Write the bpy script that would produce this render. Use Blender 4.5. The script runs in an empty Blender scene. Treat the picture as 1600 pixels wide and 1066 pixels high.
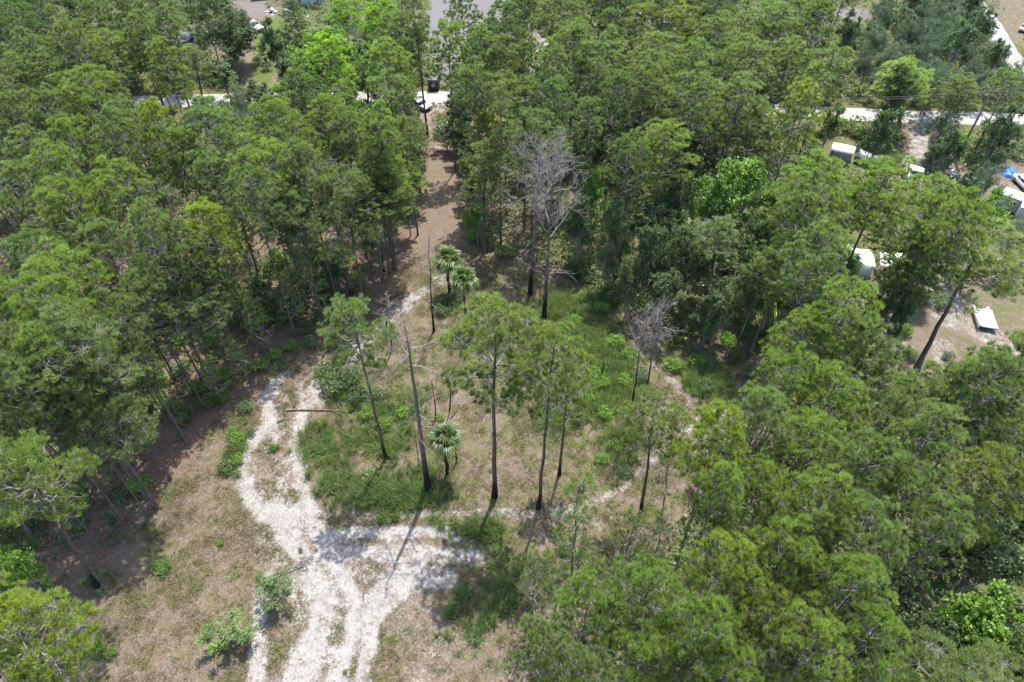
import bpy, math, random
import numpy as np
from mathutils import Vector, Matrix

# ------------------------------------------------------------------ camera
SC = bpy.context.scene
COL = SC.collection
H = 58.0                      # height of the drone above the ground
S2 = math.sqrt(0.5)
cd = bpy.data.cameras.new("camera")
cam = bpy.data.objects.new("camera", cd)
COL.objects.link(cam)
cd.sensor_width = 36.0
cd.lens = 24.0
cd.clip_start = 0.5
cd.clip_end = 6000
cam.location = (0, 0, H)
cam.rotation_euler = (math.radians(45), 0, 0)
SC.camera = cam

# ------------------------------------------------------------------ light
SUN_EL, SUN_AZ = 66.0, 18.0   # azimuth clockwise from +Y
w = bpy.data.worlds.new("World")
SC.world = w
w.use_nodes = True
nt = w.node_tree
nt.nodes.clear()
sky = nt.nodes.new("ShaderNodeTexSky")
sky.sky_type = 'NISHITA'
sky.sun_disc = False
sky.sun_elevation = math.radians(SUN_EL)
sky.sun_rotation = math.radians(SUN_AZ)
sky.dust_density = 1.5
bg = nt.nodes.new("ShaderNodeBackground")
bg.inputs[1].default_value = 0.15
wo = nt.nodes.new("ShaderNodeOutputWorld")
nt.links.new(sky.outputs[0], bg.inputs[0])
nt.links.new(bg.outputs[0], wo.inputs[0])
sl = bpy.data.lights.new("sun", 'SUN')
sl.energy = 3.2
sl.angle = math.radians(0.55)
sl.color = (1.0, 0.95, 0.87)
so = bpy.data.objects.new("sun", sl)
COL.objects.link(so)
el, az = math.radians(SUN_EL), math.radians(SUN_AZ)
sdir = Vector((math.sin(az) * math.cos(el), math.cos(az) * math.cos(el), math.sin(el)))
so.rotation_euler = sdir.to_track_quat('Z', 'Y').to_euler()
so.location = (40, 60, 120)
SC.view_settings.view_transform = 'Standard'
SC.view_settings.look = 'None'
SC.view_settings.exposure = 1.66
SC.view_settings.gamma = 1.0
SC.view_settings.use_curve_mapping = False
SC.cycles.max_bounces = 8
SC.cycles.diffuse_bounces = 4
SC.cycles.transmission_bounces = 4
SC.cycles.transparent_max_bounces = 4

random.seed(11)
RNG = np.random.default_rng(7)
PI = math.pi


# ------------------------------------------------------------------ helpers
def ray(px, py):
    x = (px - 800.0) / 1066.7
    y = (533.0 - py) / 1066.7
    return x, S2 * (1 + y), -S2 * (1 - y)


def P(px, py, z=0.0):
    """point of the place, at height z, that stands where the survey photo shows (px,py)"""
    dx, dy, dz = ray(px, py)
    t = (z - H) / dz
    return Vector((dx * t, dy * t, z))


def pix(p):
    x, y, z = p[0], p[1], p[2] - H
    dep = S2 * y - S2 * z
    up = S2 * y + S2 * z
    return 800 + 1066.7 * x / dep, 533 - 1066.7 * up / dep, dep


def tag(o, label=None, cat=None, group=None, kind=None):
    if label: o['label'] = label
    if cat: o['category'] = cat
    if group: o['group'] = group
    if kind: o['kind'] = kind
    return o


def mesh(name, V, F, mat=None, att=None, smooth=False):
    """V (n,3); F list of arrays (m,3) / (m,4)"""
    V = np.asarray(V, dtype=np.float32)
    if not isinstance(F, list): F = [F]
    F = [np.asarray(f, dtype=np.int32) for f in F if len(f)]
    me = bpy.data.meshes.new(name)
    me.vertices.add(len(V))
    me.vertices.foreach_set("co", V.ravel())
    loops = np.concatenate([f.ravel() for f in F])
    tot = np.concatenate([np.full(len(f), f.shape[1], dtype=np.int32) for f in F])
    st = np.concatenate([[0], np.cumsum(tot)[:-1]]).astype(np.int32)
    me.loops.add(len(loops))
    me.loops.foreach_set("vertex_index", loops)
    me.polygons.add(len(tot))
    me.polygons.foreach_set("loop_start", st)
    me.polygons.foreach_set("loop_total", tot)
    if smooth:
        me.polygons.foreach_set("use_smooth", np.ones(len(tot), dtype=bool))
    if att is not None:
        for k, a in att.items():
            a = np.asarray(a, dtype=np.float32)
            if a.ndim == 1:
                at = me.attributes.new(k, 'FLOAT', 'POINT')
                at.data.foreach_set("value", a)
            else:
                at = me.attributes.new(k, 'FLOAT_COLOR', 'POINT')
                at.data.foreach_set("color", a.ravel())
    me.update(calc_edges=True)
    if mat: me.materials.append(mat)
    return me


def ob(name, me, parent=None, loc=(0, 0, 0), rot=(0, 0, 0), sc=(1, 1, 1)):
    o = bpy.data.objects.new(name, me)
    COL.objects.link(o)
    o.location = loc
    o.rotation_euler = rot
    o.scale = sc
    if parent: o.parent = parent
    return o


def nrm(a):
    return a / np.maximum(np.linalg.norm(a, axis=-1, keepdims=True), 1e-9)


def segs(A, B, ra, rb, n=4):
    """many tapered sticks at once"""
    A = np.asarray(A, float); B = np.asarray(B, float)
    ra = np.broadcast_to(np.asarray(ra, float), (len(A),)); rb = np.broadcast_to(np.asarray(rb, float), (len(A),))
    d = nrm(B - A)
    ref = np.where(np.abs(d[:, 2:3]) > 0.9, np.array([[1., 0, 0]]), np.array([[0, 0, 1.]]))
    u = nrm(np.cross(d, ref)); v = np.cross(d, u)
    an = np.arange(n) * 2 * PI / n
    ring = u[:, None, :] * np.cos(an)[None, :, None] + v[:, None, :] * np.sin(an)[None, :, None]
    V = np.concatenate([A[:, None] + ring * ra[:, None, None], B[:, None] + ring * rb[:, None, None]], 1)
    base = (np.arange(len(A)) * 2 * n)[:, None]
    i = np.arange(n); j = (i + 1) % n
    q = np.stack([i, j, j + n, i + n], 1)
    F = (base[:, :, None] + q[None]).reshape(-1, 4)
    return V.reshape(-1, 3), F


def tube(pts, rad, n=8, cap=True):
    pts = np.asarray(pts, float); rad = np.asarray(rad, float)
    m = len(pts)
    d = nrm(np.gradient(pts, axis=0))
    ref = np.array([1.0, 0, 0]) if abs(d[0][0]) < 0.8 else np.array([0, 1.0, 0])
    u = nrm(np.cross(d, ref)); v = np.cross(d, u)
    an = np.arange(n) * 2 * PI / n
    V = pts[:, None] + (u[:, None] * np.cos(an)[None, :, None] + v[:, None] * np.sin(an)[None, :, None]) * rad[:, None, None]
    F = []
    for k in range(m - 1):
        for i in range(n):
            j = (i + 1) % n
            F.append((k * n + i, k * n + j, (k + 1) * n + j, (k + 1) * n + i))
    V = V.reshape(-1, 3)
    F = np.array(F)
    if cap:
        V = np.vstack([V, pts[-1] + d[-1] * rad[-1] * 0.4])
        T = np.array([((m - 1) * n + i, (m - 1) * n + (i + 1) % n, m * n) for i in range(n)])
        return V, [F, T]
    return V, [F]


def join(parts):
    Vs, Q, T, off = [], [], [], 0
    for V, F in parts:
        if not isinstance(F, list): F = [F]
        Vs.append(V)
        for f in F:
            f = np.asarray(f)
            if len(f) == 0: continue
            (Q if f.shape[1] == 4 else T).append(f + off)
        off += len(V)
    out = []
    if Q: out.append(np.concatenate(Q))
    if T: out.append(np.concatenate(T))
    return np.concatenate(Vs), out


def box(x0, x1, y0, y1, z0, z1):
    V = np.array([(x, y, z) for z in (z0, z1) for y in (y0, y1) for x in (x0, x1)], float)
    F = np.array([(0, 2, 3, 1), (4, 5, 7, 6), (0, 1, 5, 4), (2, 6, 7, 3), (0, 4, 6, 2), (1, 3, 7, 5)])
    return V, F


def prism(poly, axis_len, y0=None):
    """side profile (x,z) extruded along y, centred"""
    n = len(poly)
    y0 = -axis_len / 2 if y0 is None else y0
    V = np.array([(x, y0, z) for x, z in poly] + [(x, y0 + axis_len, z) for x, z in poly], float)
    Q = np.array([(i, (i + 1) % n, (i + 1) % n + n, i + n) for i in range(n)])
    T = []
    for i in range(1, n - 1):
        T.append((0, i + 1, i)); T.append((n, n + i, n + i + 1))
    return V, [Q, np.array(T)]


# ------------------------------------------------------------------ value noise on arrays
_TAB = RNG.random((256, 256))


def vn(x, y, s):
    x = np.asarray(x) / s + 1000.0; y = np.asarray(y) / s + 1000.0
    xi = np.floor(x).astype(int); yi = np.floor(y).astype(int)
    fx = x - xi; fy = y - yi
    fx = fx * fx * (3 - 2 * fx); fy = fy * fy * (3 - 2 * fy)
    g = lambda a, b: _TAB[a % 256, b % 256]
    return (g(xi, yi) * (1 - fx) + g(xi + 1, yi) * fx) * (1 - fy) + (g(xi, yi + 1) * (1 - fx) + g(xi + 1, yi + 1) * fx) * fy


def fbm(x, y, s, o=4):
    r = 0; a = 0.5; t = 0
    for k in range(o):
        r = r + a * vn(x + 17 * k, y - 9 * k, s / 2 ** k); t += a; a *= 0.55
    return r / t


def poly_in(x, y, poly):
    inside = np.zeros(np.shape(x), bool)
    n = len(poly); j = n - 1
    for i in range(n):
        xi, yi = poly[i]; xj, yj = poly[j]
        c = ((yi > y) != (yj > y)) & (x < (xj - xi) * (y - yi) / ((yj - yi) or 1e-9) + xi)
        inside ^= c
        j = i
    return inside


def dist_line(x, y, pts, closed=False):
    D = np.full(np.shape(x), 1e9); T = np.zeros(np.shape(x))
    n = len(pts)
    for i in range(n if closed else n - 1):
        ax, ay = pts[i][:2]; bx, by = pts[(i + 1) % n][:2]
        dx, dy = bx - ax, by - ay
        t = np.clip(((x - ax) * dx + (y - ay) * dy) / (dx * dx + dy * dy + 1e-9), 0, 1)
        d = np.hypot(x - ax - t * dx, y - ay - t * dy)
        m = d < D
        D = np.where(m, d, D); T = np.where(m, i + t, T)
    return D, T


def sdf_poly(x, y, poly):
    d, _ = dist_line(x, y, poly, True)
    return np.where(poly_in(x, y, poly), -d, d)


def sdf1(x, y, poly):
    ins = False; best = 1e18
    n = len(poly); j = n - 1
    for i in range(n):
        xi, yi = poly[i]; xj, yj = poly[j]
        if (yi > y) != (yj > y) and x < (xj - xi) * (y - yi) / ((yj - yi) or 1e-9) + xi: ins = not ins
        dx, dy = xi - xj, yi - yj
        t = max(0.0, min(1.0, ((x - xj) * dx + (y - yj) * dy) / (dx * dx + dy * dy + 1e-9)))
        d = (x - xj - t * dx) ** 2 + (y - yj - t * dy) ** 2
        if d < best: best = d
        j = i
    return -math.sqrt(best) if ins else math.sqrt(best)


def sstep(a, b, v):
    t = np.clip((v - a) / (b - a), 0, 1)
    return t * t * (3 - 2 * t)


def gpoly(pts):
    return [tuple(P(*p)[:2]) for p in pts]


# ------------------------------------------------------------------ materials
def new_mat(name):
    m = bpy.data.materials.new(name)
    m.use_nodes = True
    n = m.node_tree
    n.nodes.clear()
    out = n.nodes.new("ShaderNodeOutputMaterial")
    b = n.nodes.new("ShaderNodeBsdfPrincipled")
    n.links.new(b.outputs[0], out.inputs[0])
    return m, n, b, out


def node(n, t, **kw):
    x = n.nodes.new(t)
    for k, v in kw.items():
        if hasattr(x, k): setattr(x, k, v)
    return x


def noise(n, scale, detail=3, vec=None, rough=0.55):
    x = n.nodes.new("ShaderNodeTexNoise")
    x.inputs['Scale'].default_value = scale
    x.inputs['Detail'].default_value = detail
    x.inputs['Roughness'].default_value = rough
    if vec is not None: n.links.new(vec, x.inputs['Vector'])
    return x.outputs['Fac']


def ramp(n, fac, stops):
    r = n.nodes.new("ShaderNodeValToRGB")
    while len(r.color_ramp.elements) > 1: r.color_ramp.elements.remove(r.color_ramp.elements[0])
    r.color_ramp.elements[0].position = stops[0][0]
    r.color_ramp.elements[0].color = (*stops[0][1], 1)
    for p, c in stops[1:]:
        e = r.color_ramp.elements.new(p); e.color = (*c, 1)
    n.links.new(fac, r.inputs[0])
    return r.outputs[0]


def mix(n, fac, a, b, mode='MIX'):
    x = n.nodes.new("ShaderNodeMix")
    x.data_type = 'RGBA'; x.blend_type = mode
    for s, v in ((x.inputs[0], fac), (x.inputs[6], a), (x.inputs[7], b)):
        if isinstance(v, (int, float)): s.default_value = v
        elif isinstance(v, tuple): s.default_value = (*v, 1)
        else: n.links.new(v, s)
    return x.outputs[2]


def mth(n, op, a, b=0.0, c=None):
    x = n.nodes.new("ShaderNodeMath"); x.operation = op
    for i, v in enumerate((a, b) if c is None else (a, b, c)):
        if isinstance(v, (int, float)): x.inputs[i].default_value = v
        else: n.links.new(v, x.inputs[i])
    return x.outputs[0]


def foliage(name, dark, light, trans=0.3, rough=0.5, spec=0.3, tcol=1.0):
    """leaf material: attribute v = leaf-to-leaf change of hue, and on needles shade painted base to tip; object colour = that plant's own tone"""
    m, n, b, out = new_mat(name)
    at = node(n, "ShaderNodeAttribute", attribute_name="v")
    oi = n.nodes.new("ShaderNodeObjectInfo")
    c = ramp(n, at.outputs['Fac'], [(0.0, dark), (1.0, light)])
    c = mix(n, 1.0, c, oi.outputs['Color'], 'MULTIPLY')
    n.links.new(c, b.inputs['Base Color'])
    b.inputs['Roughness'].default_value = rough
    b.inputs['Specular IOR Level'].default_value = spec
    tr = n.nodes.new("ShaderNodeBsdfTranslucent")
    c2 = mix(n, 1.0, c, (1.15 * tcol, 1.25 * tcol, 0.65 * tcol), 'MULTIPLY')
    n.links.new(c2, tr.inputs[0])
    ms = n.nodes.new("ShaderNodeMixShader")
    ms.inputs[0].default_value = trans
    n.links.new(b.outputs[0], ms.inputs[1]); n.links.new(tr.outputs[0], ms.inputs[2])
    n.links.new(ms.outputs[0], out.inputs[0])
    return m


def bark(name, c1, c2, char=None, scale=6.0):
    m, n, b, out = new_mat(name)
    tc = n.nodes.new("ShaderNodeTexCoord")
    mp = n.nodes.new("ShaderNodeMapping")
    mp.inputs['Scale'].default_value = (1, 1, 0.3)
    n.links.new(tc.outputs['Object'], mp.inputs[0])
    f = noise(n, scale, 4, mp.outputs[0])
    c = ramp(n, f, [(0.3, c1), (0.7, c2)])
    if char:
        sx = n.nodes.new("ShaderNodeSeparateXYZ")
        n.links.new(tc.outputs['Object'], sx.inputs[0])
        z = mth(n, 'ADD', sx.outputs[2], mth(n, 'MULTIPLY', noise(n, 1.5, 3, tc.outputs['Object']), -2.5))
        k = ramp(n, mth(n, 'DIVIDE', z, char), [(0.15, (1, 1, 1)), (0.75, (0, 0, 0))])
        c = mix(n, k, c, (0.018, 0.016, 0.015))
    n.links.new(c, b.inputs['Base Color'])
    b.inputs['Roughness'].default_value = 0.9
    b.inputs['Specular IOR Level'].default_value = 0.15
    return m


def plain(name, col, rough=0.5, metal=0.0, var=0.12, scale=3.0, spec=0.5, dirt=None):
    m, n, b, out = new_mat(name)
    tc = n.nodes.new("ShaderNodeTexCoord")
    f = noise(n, scale, 5, tc.outputs['Object'])
    lo = tuple(x * (1 - var) for x in col) if dirt is None else dirt
    hi = tuple(min(1, x * (1 + var * 0.6)) for x in col)
    c = ramp(n, f, [(0.3, lo), (0.52, col), (0.75, hi)])
    n.links.new(c, b.inputs['Base Color'])
    b.inputs['Roughness'].default_value = rough
    b.inputs['Metallic'].default_value = metal
    b.inputs['Specular IOR Level'].default_value = spec
    return m


M = {}
M['needle'] = foliage('pine_needles', (0.063, 0.088, 0.040), (0.268, 0.345, 0.138), 0.50)
M['leaf'] = foliage('leaves', (0.056, 0.090, 0.041), (0.190, 0.260, 0.110), 0.46, 0.45)
M['frond'] = foliage('palm_fronds', (0.07, 0.12, 0.03), (0.17, 0.23, 0.07), 0.25, 0.35, 0.5)
M['deadfrond'] = foliage('dead_fronds', (0.20, 0.14, 0.07), (0.42, 0.31, 0.16), 0.2, 0.8, 0.1)
M['grass'] = foliage('grass_green', (0.13, 0.165, 0.055), (0.36, 0.40, 0.17), 0.40, 0.6, 0.2)
M['drygrass'] = foliage('grass_dry', (0.12, 0.095, 0.055), (0.26, 0.21, 0.130), 0.25, 0.8, 0.1)
M['olive'] = foliage('grass_olive', (0.075, 0.095, 0.03), (0.20, 0.215, 0.085), 0.3, 0.7, 0.1)
M['bark'] = bark('pine_bark', (0.06, 0.048, 0.041), (0.145, 0.115, 0.10), 3.5)
M['barkfor'] = bark('pine_bark_plain', (0.07, 0.058, 0.05), (0.16, 0.13, 0.115))
M['barkgrey'] = bark('grey_bark', (0.15, 0.135, 0.12), (0.30, 0.27, 0.25))
M['dead'] = bark('dead_wood', (0.155, 0.132, 0.118), (0.29, 0.26, 0.24))
M['deadchar'] = bark('dead_wood_charred', (0.09, 0.075, 0.07), (0.20, 0.17, 0.16), 7.0)
M['char'] = bark('charred_wood', (0.02, 0.018, 0.016), (0.07, 0.055, 0.048))
M['log'] = bark('fallen_wood', (0.10, 0.07, 0.055), (0.24, 0.18, 0.145))


def ground_material():
    m, n, b, out = new_mat('ground')
    tc = n.nodes.new("ShaderNodeTexCoord")
    O = tc.outputs['Object']
    at = node(n, "ShaderNodeAttribute", attribute_name="mask")
    sp = n.nodes.new("ShaderNodeSeparateColor")
    n.links.new(at.outputs['Color'], sp.inputs[0])
    sand, green, straw = sp.outputs[0], sp.outputs[1], sp.outputs[2]
    at2 = node(n, "ShaderNodeAttribute", attribute_name="gravel")
    f1 = noise(n, 0.9, 6, O, 0.65)
    f2 = noise(n, 5.0, 5, O, 0.7)
    f3 = noise(n, 22.0, 3, O, 0.7)
    f4 = noise(n, 0.25, 4, O, 0.6)
    # dry litter / dirt
    dirt = ramp(n, f2, [(0.28, (0.050, 0.036, 0.028)), (0.43, (0.112, 0.084, 0.068)), (0.6, (0.172, 0.135, 0.114)), (0.8, (0.236, 0.196, 0.174))])
    tan = ramp(n, f3, [(0.25, (0.049, 0.041, 0.021)), (0.5, (0.115, 0.092, 0.056)), (0.75, (0.179, 0.145, 0.101))])
    c = mix(n, ramp(n, f1, [(0.42, (0, 0, 0)), (0.6, (1, 1, 1))]), dirt, tan)
    # pine straw
    st = ramp(n, f2, [(0.25, (0.040, 0.027, 0.020)), (0.48, (0.119, 0.080, 0.059)), (0.75, (0.208, 0.152, 0.119))])
    ks = mth(n, 'ADD', straw, mth(n, 'MULTIPLY', mth(n, 'SUBTRACT', f1, 0.5), 1.1))
    c = mix(n, ramp(n, ks, [(0.4, (0, 0, 0)), (0.62, (1, 1, 1))]), c, st)
    # green
    gr = ramp(n, f3, [(0.25, (0.030, 0.043, 0.012)), (0.5, (0.072, 0.093, 0.025)), (0.75, (0.145, 0.157, 0.059))])
    kg = mth(n, 'ADD', green, mth(n, 'MULTIPLY', mth(n, 'SUBTRACT', f1, 0.5), 1.3))
    kg = mth(n, 'ADD', kg, mth(n, 'MULTIPLY', mth(n, 'SUBTRACT', f2, 0.5), 0.7))
    c = mix(n, ramp(n, kg, [(0.38, (0, 0, 0)), (0.66, (1, 1, 1))]), c, gr)
    # sand
    sd = ramp(n, mth(n, 'ADD', mth(n, 'MULTIPLY', f2, 0.6), mth(n, 'MULTIPLY', f1, 0.4)), [(0.34, (0.120, 0.105, 0.090)), (0.46, (0.200, 0.186, 0.170)), (0.62, (0.285, 0.275, 0.264))])
    kk = mth(n, 'ADD', sand, mth(n, 'MULTIPLY', mth(n, 'SUBTRACT', f1, 0.5), 1.9))
    kk = mth(n, 'ADD', kk, mth(n, 'MULTIPLY', mth(n, 'SUBTRACT', f2, 0.5), 1.0))
    kk = mth(n, 'ADD', kk, mth(n, 'MULTIPLY', mth(n, 'SUBTRACT', f3, 0.5), 0.5))
    c = mix(n, ramp(n, kk, [(0.36, (0, 0, 0)), (0.84, (1, 1, 1))]), c, sd)
    # gravel
    gv = ramp(n, f3, [(0.25, (0.075, 0.069, 0.074)), (0.5, (0.125, 0.115, 0.121)), (0.75, (0.187, 0.174, 0.182))])
    c = mix(n, at2.outputs['Fac'], c, gv)
    # litter specks
    vo = n.nodes.new("ShaderNodeTexVoronoi")
    vo.inputs['Scale'].default_value = 3.2
    n.links.new(O, vo.inputs['Vector'])
    k = ramp(n, mth(n, 'ADD', vo.outputs['Distance'], mth(n, 'MULTIPLY', f4, 0.35)), [(0.16, (1, 1, 1)), (0.27, (0, 0, 0))])
    c = mix(n, mth(n, 'MULTIPLY', k, 0.55), c, (0.12, 0.09, 0.065))
    n.links.new(c, b.inputs['Base Color'])
    b.inputs['Roughness'].default_value = 0.95
    b.inputs['Specular IOR Level'].default_value = 0.1
    bp = n.nodes.new("ShaderNodeBump")
    bp.inputs['Strength'].default_value = 0.6
    bp.inputs['Distance'].default_value = 0.08
    n.links.new(mth(n, 'ADD', f2, mth(n, 'MULTIPLY', f3, 0.5)), bp.inputs['Height'])
    n.links.new(bp.outputs[0], b.inputs['Normal'])
    return m


M['ground'] = ground_material()

# ------------------------------------------------------------------ where things are on the ground (surveyed as photo points)
SAND = [  # (points, half width in m, strength)
    ([(700, 432), (660, 455), (625, 480), (598, 505), (560, 545), (520, 585)], 1.1, 0.75),
    ([(520, 575), (490, 605), (470, 650), (462, 700), (468, 745), (485, 800), (505, 850)], 0.9, 0.85),
    ([(440, 585), (415, 625), (425, 660), (385, 700), (372, 730), (385, 770), (430, 810), (470, 850)], 0.9, 0.95),
    ([(440, 620), (425, 700), (440, 780), (460, 830)], 1.0, 0.6),
    ([(430, 790), (455, 840), (480, 890), (505, 930), (500, 980), (480, 1030), (465, 1080)], 1.2, 0.98),
    ([(470, 790), (500, 840), (535, 900), (560, 940), (552, 990), (530, 1040), (515, 1085)], 0.9, 0.92),
    ([(450, 810), (490, 890), (520, 980), (490, 1080)], 3.6, 0.66),
    ([(640, 890), (590, 920), (575, 960), (580, 1010), (555, 1080)], 0.8, 0.85),
    ([(420, 900), (402, 950), (405, 1010), (400, 1080)], 0.7, 0.95),
    ([(505, 835), (560, 832), (620, 832), (690, 830), (740, 845)], 0.55, 0.95),
    ([(520, 800), (600, 808), (680, 800), (740, 800), (800, 802), (870, 800)], 0.4, 0.72),
    ([(500, 870), (560, 862), (620, 868), (690, 866), (745, 872)], 1.0, 0.80),
    ([(700, 900), (650, 905), (600, 930), (560, 990), (530, 1040)], 1.2, 0.88),
    ([(870, 802), (930, 785), (975, 760), (1010, 725), (1050, 690), (1095, 658)], 0.5, 0.68),
    ([(1110, 655), (1070, 615), (1040, 585), (1010, 560), (995, 545)], 0.5, 0.60),
    ([(1090, 640), (1130, 655), (1170, 650)], 1.1, 0.60),
    ([(850, 835), (900, 850), (960, 800)], 0.8, 0.42),
    ([(640, 960), (690, 1010), (650, 1080)], 2.0, 0.42),
    ([(455, 800), (478, 870), (505, 930), (506, 985), (486, 1080)], 0.22, 1.08),
    ([(440, 812), (462, 880), (488, 935), (488, 985), (455, 1080)], 0.22, 1.08),
    ([(500, 820), (530, 880), (556, 935), (552, 985), (520, 1080)], 0.20, 1.08),
    ([(640, 885), (600, 915), (570, 965), (545, 1030), (535, 1080)], 0.22, 1.08),
    ([(690, 905), (640, 920), (595, 965), (570, 1010), (550, 1080)], 0.22, 1.0),
    ([(500, 590), (455, 650), (430, 720), (440, 790), (460, 850)], 2.8, 0.52),
    ([(480, 640), (468, 690), (475, 750), (492, 800)], 0.2, 1.0),
    ([(700, 885), (620, 892), (540, 880), (480, 860)], 1.7, 0.62),
    # yards and drives beyond
    ([(1390, 178), (1440, 190), (1440, 225), (1425, 250), (1420, 290)], 1.9, 0.75),
    ([(1415, 455), (1380, 500), (1385, 540)], 1.4, 0.55),
    ([(1600, 560), (1540, 520), (1490, 500), (1470, 450), (1430, 420)], 2.6, 0.60),
    ([(1470, 540), (1490, 585), (1530, 590)], 1.5, 0.55),
    ([(1590, 300), (1560, 290), (1520, 275), (1480, 280)], 2.0, 0.55),
    ([(655, 165), (670, 190), (680, 230)], 1.4, 0.5),
    ([(680, 170), (720, 150), (800, 130), (850, 100), (850, 40)], 2.0, 0.6),
    ([(1340, 20), (1300, 25), (1280, 40)], 2.0, 0.5),
    ([(1300, 80), (1330, 92)], 1.5, 0.5),
]
GREEN = [
    ([(480, 660), (520, 645), (535, 700), (530, 790), (500, 770), (475, 720)], 0.62),
    ([(560, 640), (640, 640), (640, 700), (600, 735), (560, 720)], 0.66),
    ([(560, 770), (640, 740), (690, 770), (690, 797), (560, 800)], 0.85),
    ([(500, 570), (560, 555), (590, 600), (560, 640), (500, 620)], 0.8),
    ([(820, 470), (900, 440), (960, 470), (1000, 540), (1010, 620), (980, 660), (900, 660), (860, 600), (840, 540)], 0.70),
    ([(740, 520), (830, 560), (860, 640), (760, 640), (720, 570)], 0.55),
    ([(1050, 560), (1140, 580), (1180, 640), (1110, 640), (1060, 600)], 0.75),
    ([(700, 845), (760, 830), (830, 860), (850, 900), (780, 915), (710, 900)], 0.9),
    ([(860, 850), (960, 830), (1000, 900), (880, 930)], 0.5),
    ([(850, 640), (980, 660), (1040, 680), (960, 760), (900, 740)], 0.5),
    ([(620, 520), (700, 520), (690, 620), (620, 620)], 0.3),
    ([(700, 460), (840, 440), (860, 500), (720, 520)], 0.5),
    ([(640, 540), (680, 540), (700, 700), (650, 700)], 0.4),
    ([(395, 40), (440, 20), (470, 60), (420, 140), (390, 120)], 0.75),
    ([(260, 70), (340, 60), (340, 100), (270, 110)], 0.6),
    ([(1380, 20), (1620, -20), (1700, 120), (1560, 90)], 0.40),
    ([(1450, 480), (1500, 520), (1520, 560), (1620, 520), (1620, 420), (1540, 470)], 0.5),
    ([(1300, 190), (1600, 200), (1600, 330), (1300, 300)], 0.35),
    ([(350, 640), (400, 600), (400, 700), (350, 760)], 0.45),
    ([(240, 840), (300, 860), (290, 960), (200, 960)], 0.40),
]
STRAW = [
    ([(-200, 1000), (-100, 800), (60, 600), (300, 480), (500, 380), (640, 300), (650, 230), (700, 230), (740, 340), (690, 400),
      (640, 450), (590, 480), (520, 530), (440, 560), (380, 600), (330, 680), (250, 760), (200, 830), (130, 930), (60, 990), (-100, 1100)], 0.95),
    ([(690, 380), (800, 390), (850, 440), (780, 450), (700, 420)], 0.6),
    ([(980, 850), (1060, 800), (1200, 800), (1250, 1000), (1100, 1100), (850, 1100), (820, 1000)], 0.8),
    ([(650, 980), (740, 960), (800, 1100), (640, 1100)], 0.4),
    ([(1240, 480), (1420, 480), (1440, 620), (1300, 620)], 0.4),
    ([(1120, 560), (1200, 560), (1200, 620)], 0.5),
    ([(-400, -60), (2000, -60), (2000, 140), (-400, 140)], 0.3),
]
GRAVEL = [
    ([(672, -14), (742, -14), (760, 30), (720, 95), (690, 130), (668, 80)], 1.0),
    ([(742, -14), (830, -14), (840, 70), (760, 60)], 0.8),
    ([(1310, 10), (1360, 15), (1360, 30), (1300, 34)], 0.8),
    ([(360, 0), (420, -10), (420, 24), (372, 28)], 0.5),
]
ROAD = [(-260, 150), (-60, 157), (100, 160), (210, 159), (350, 156), (500, 152), (650, 152), (800, 155), (950, 159), (1060, 164),
        (1190, 171), (1300, 177), (1400, 181), (1500, 184), (1600, 188), (1900, 196)]
ROAD2 = [(1470, -60), (1520, 0), (1552, 42), (1575, 85), (1600, 110), (1640, 150), (1690, 200)]

_sand = [([tuple(P(*q)[:2]) for q in l], hw, s) for l, hw, s in SAND]
_green = [(gpoly(p), s) for p, s in GREEN]
_straw = [(gpoly(p), s) for p, s in STRAW]
_grav = [(gpoly(p), s) for p, s in GRAVEL]


CLEARA = gpoly([(360, 600), (480, 520), (600, 440), (640, 380), (650, 240), (730, 240), (800, 400), (900, 450), (1010, 520), (1160, 560), (1200, 640), (1100, 760), (1000, 860), (900, 960),
               (840, 1090), (100, 1090), (60, 1000), (140, 930), (230, 800), (330, 660)])
TANP = gpoly([(672, 245), (712, 245), (724, 300), (722, 350), (700, 385), (650, 420), (640, 460), (610, 450), (650, 380), (665, 310)])
_yards = [gpoly(q) for q in ([(372, 5), (440, -10), (450, 100), (425, 150), (388, 140)], [(1412, 195), (1452, 195), (1445, 300), (1408, 300)], [(1500, 255), (1680, 255), (1680, 360), (1555, 345), (1500, 310)],
          [(1440, 440), (1680, 430), (1680, 575), (1400, 575), (1390, 500)], [(1530, -60), (1900, -60), (1900, 160), (1575, 60)], [(262, 40), (345, 30), (345, 100), (270, 100)])]


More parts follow.
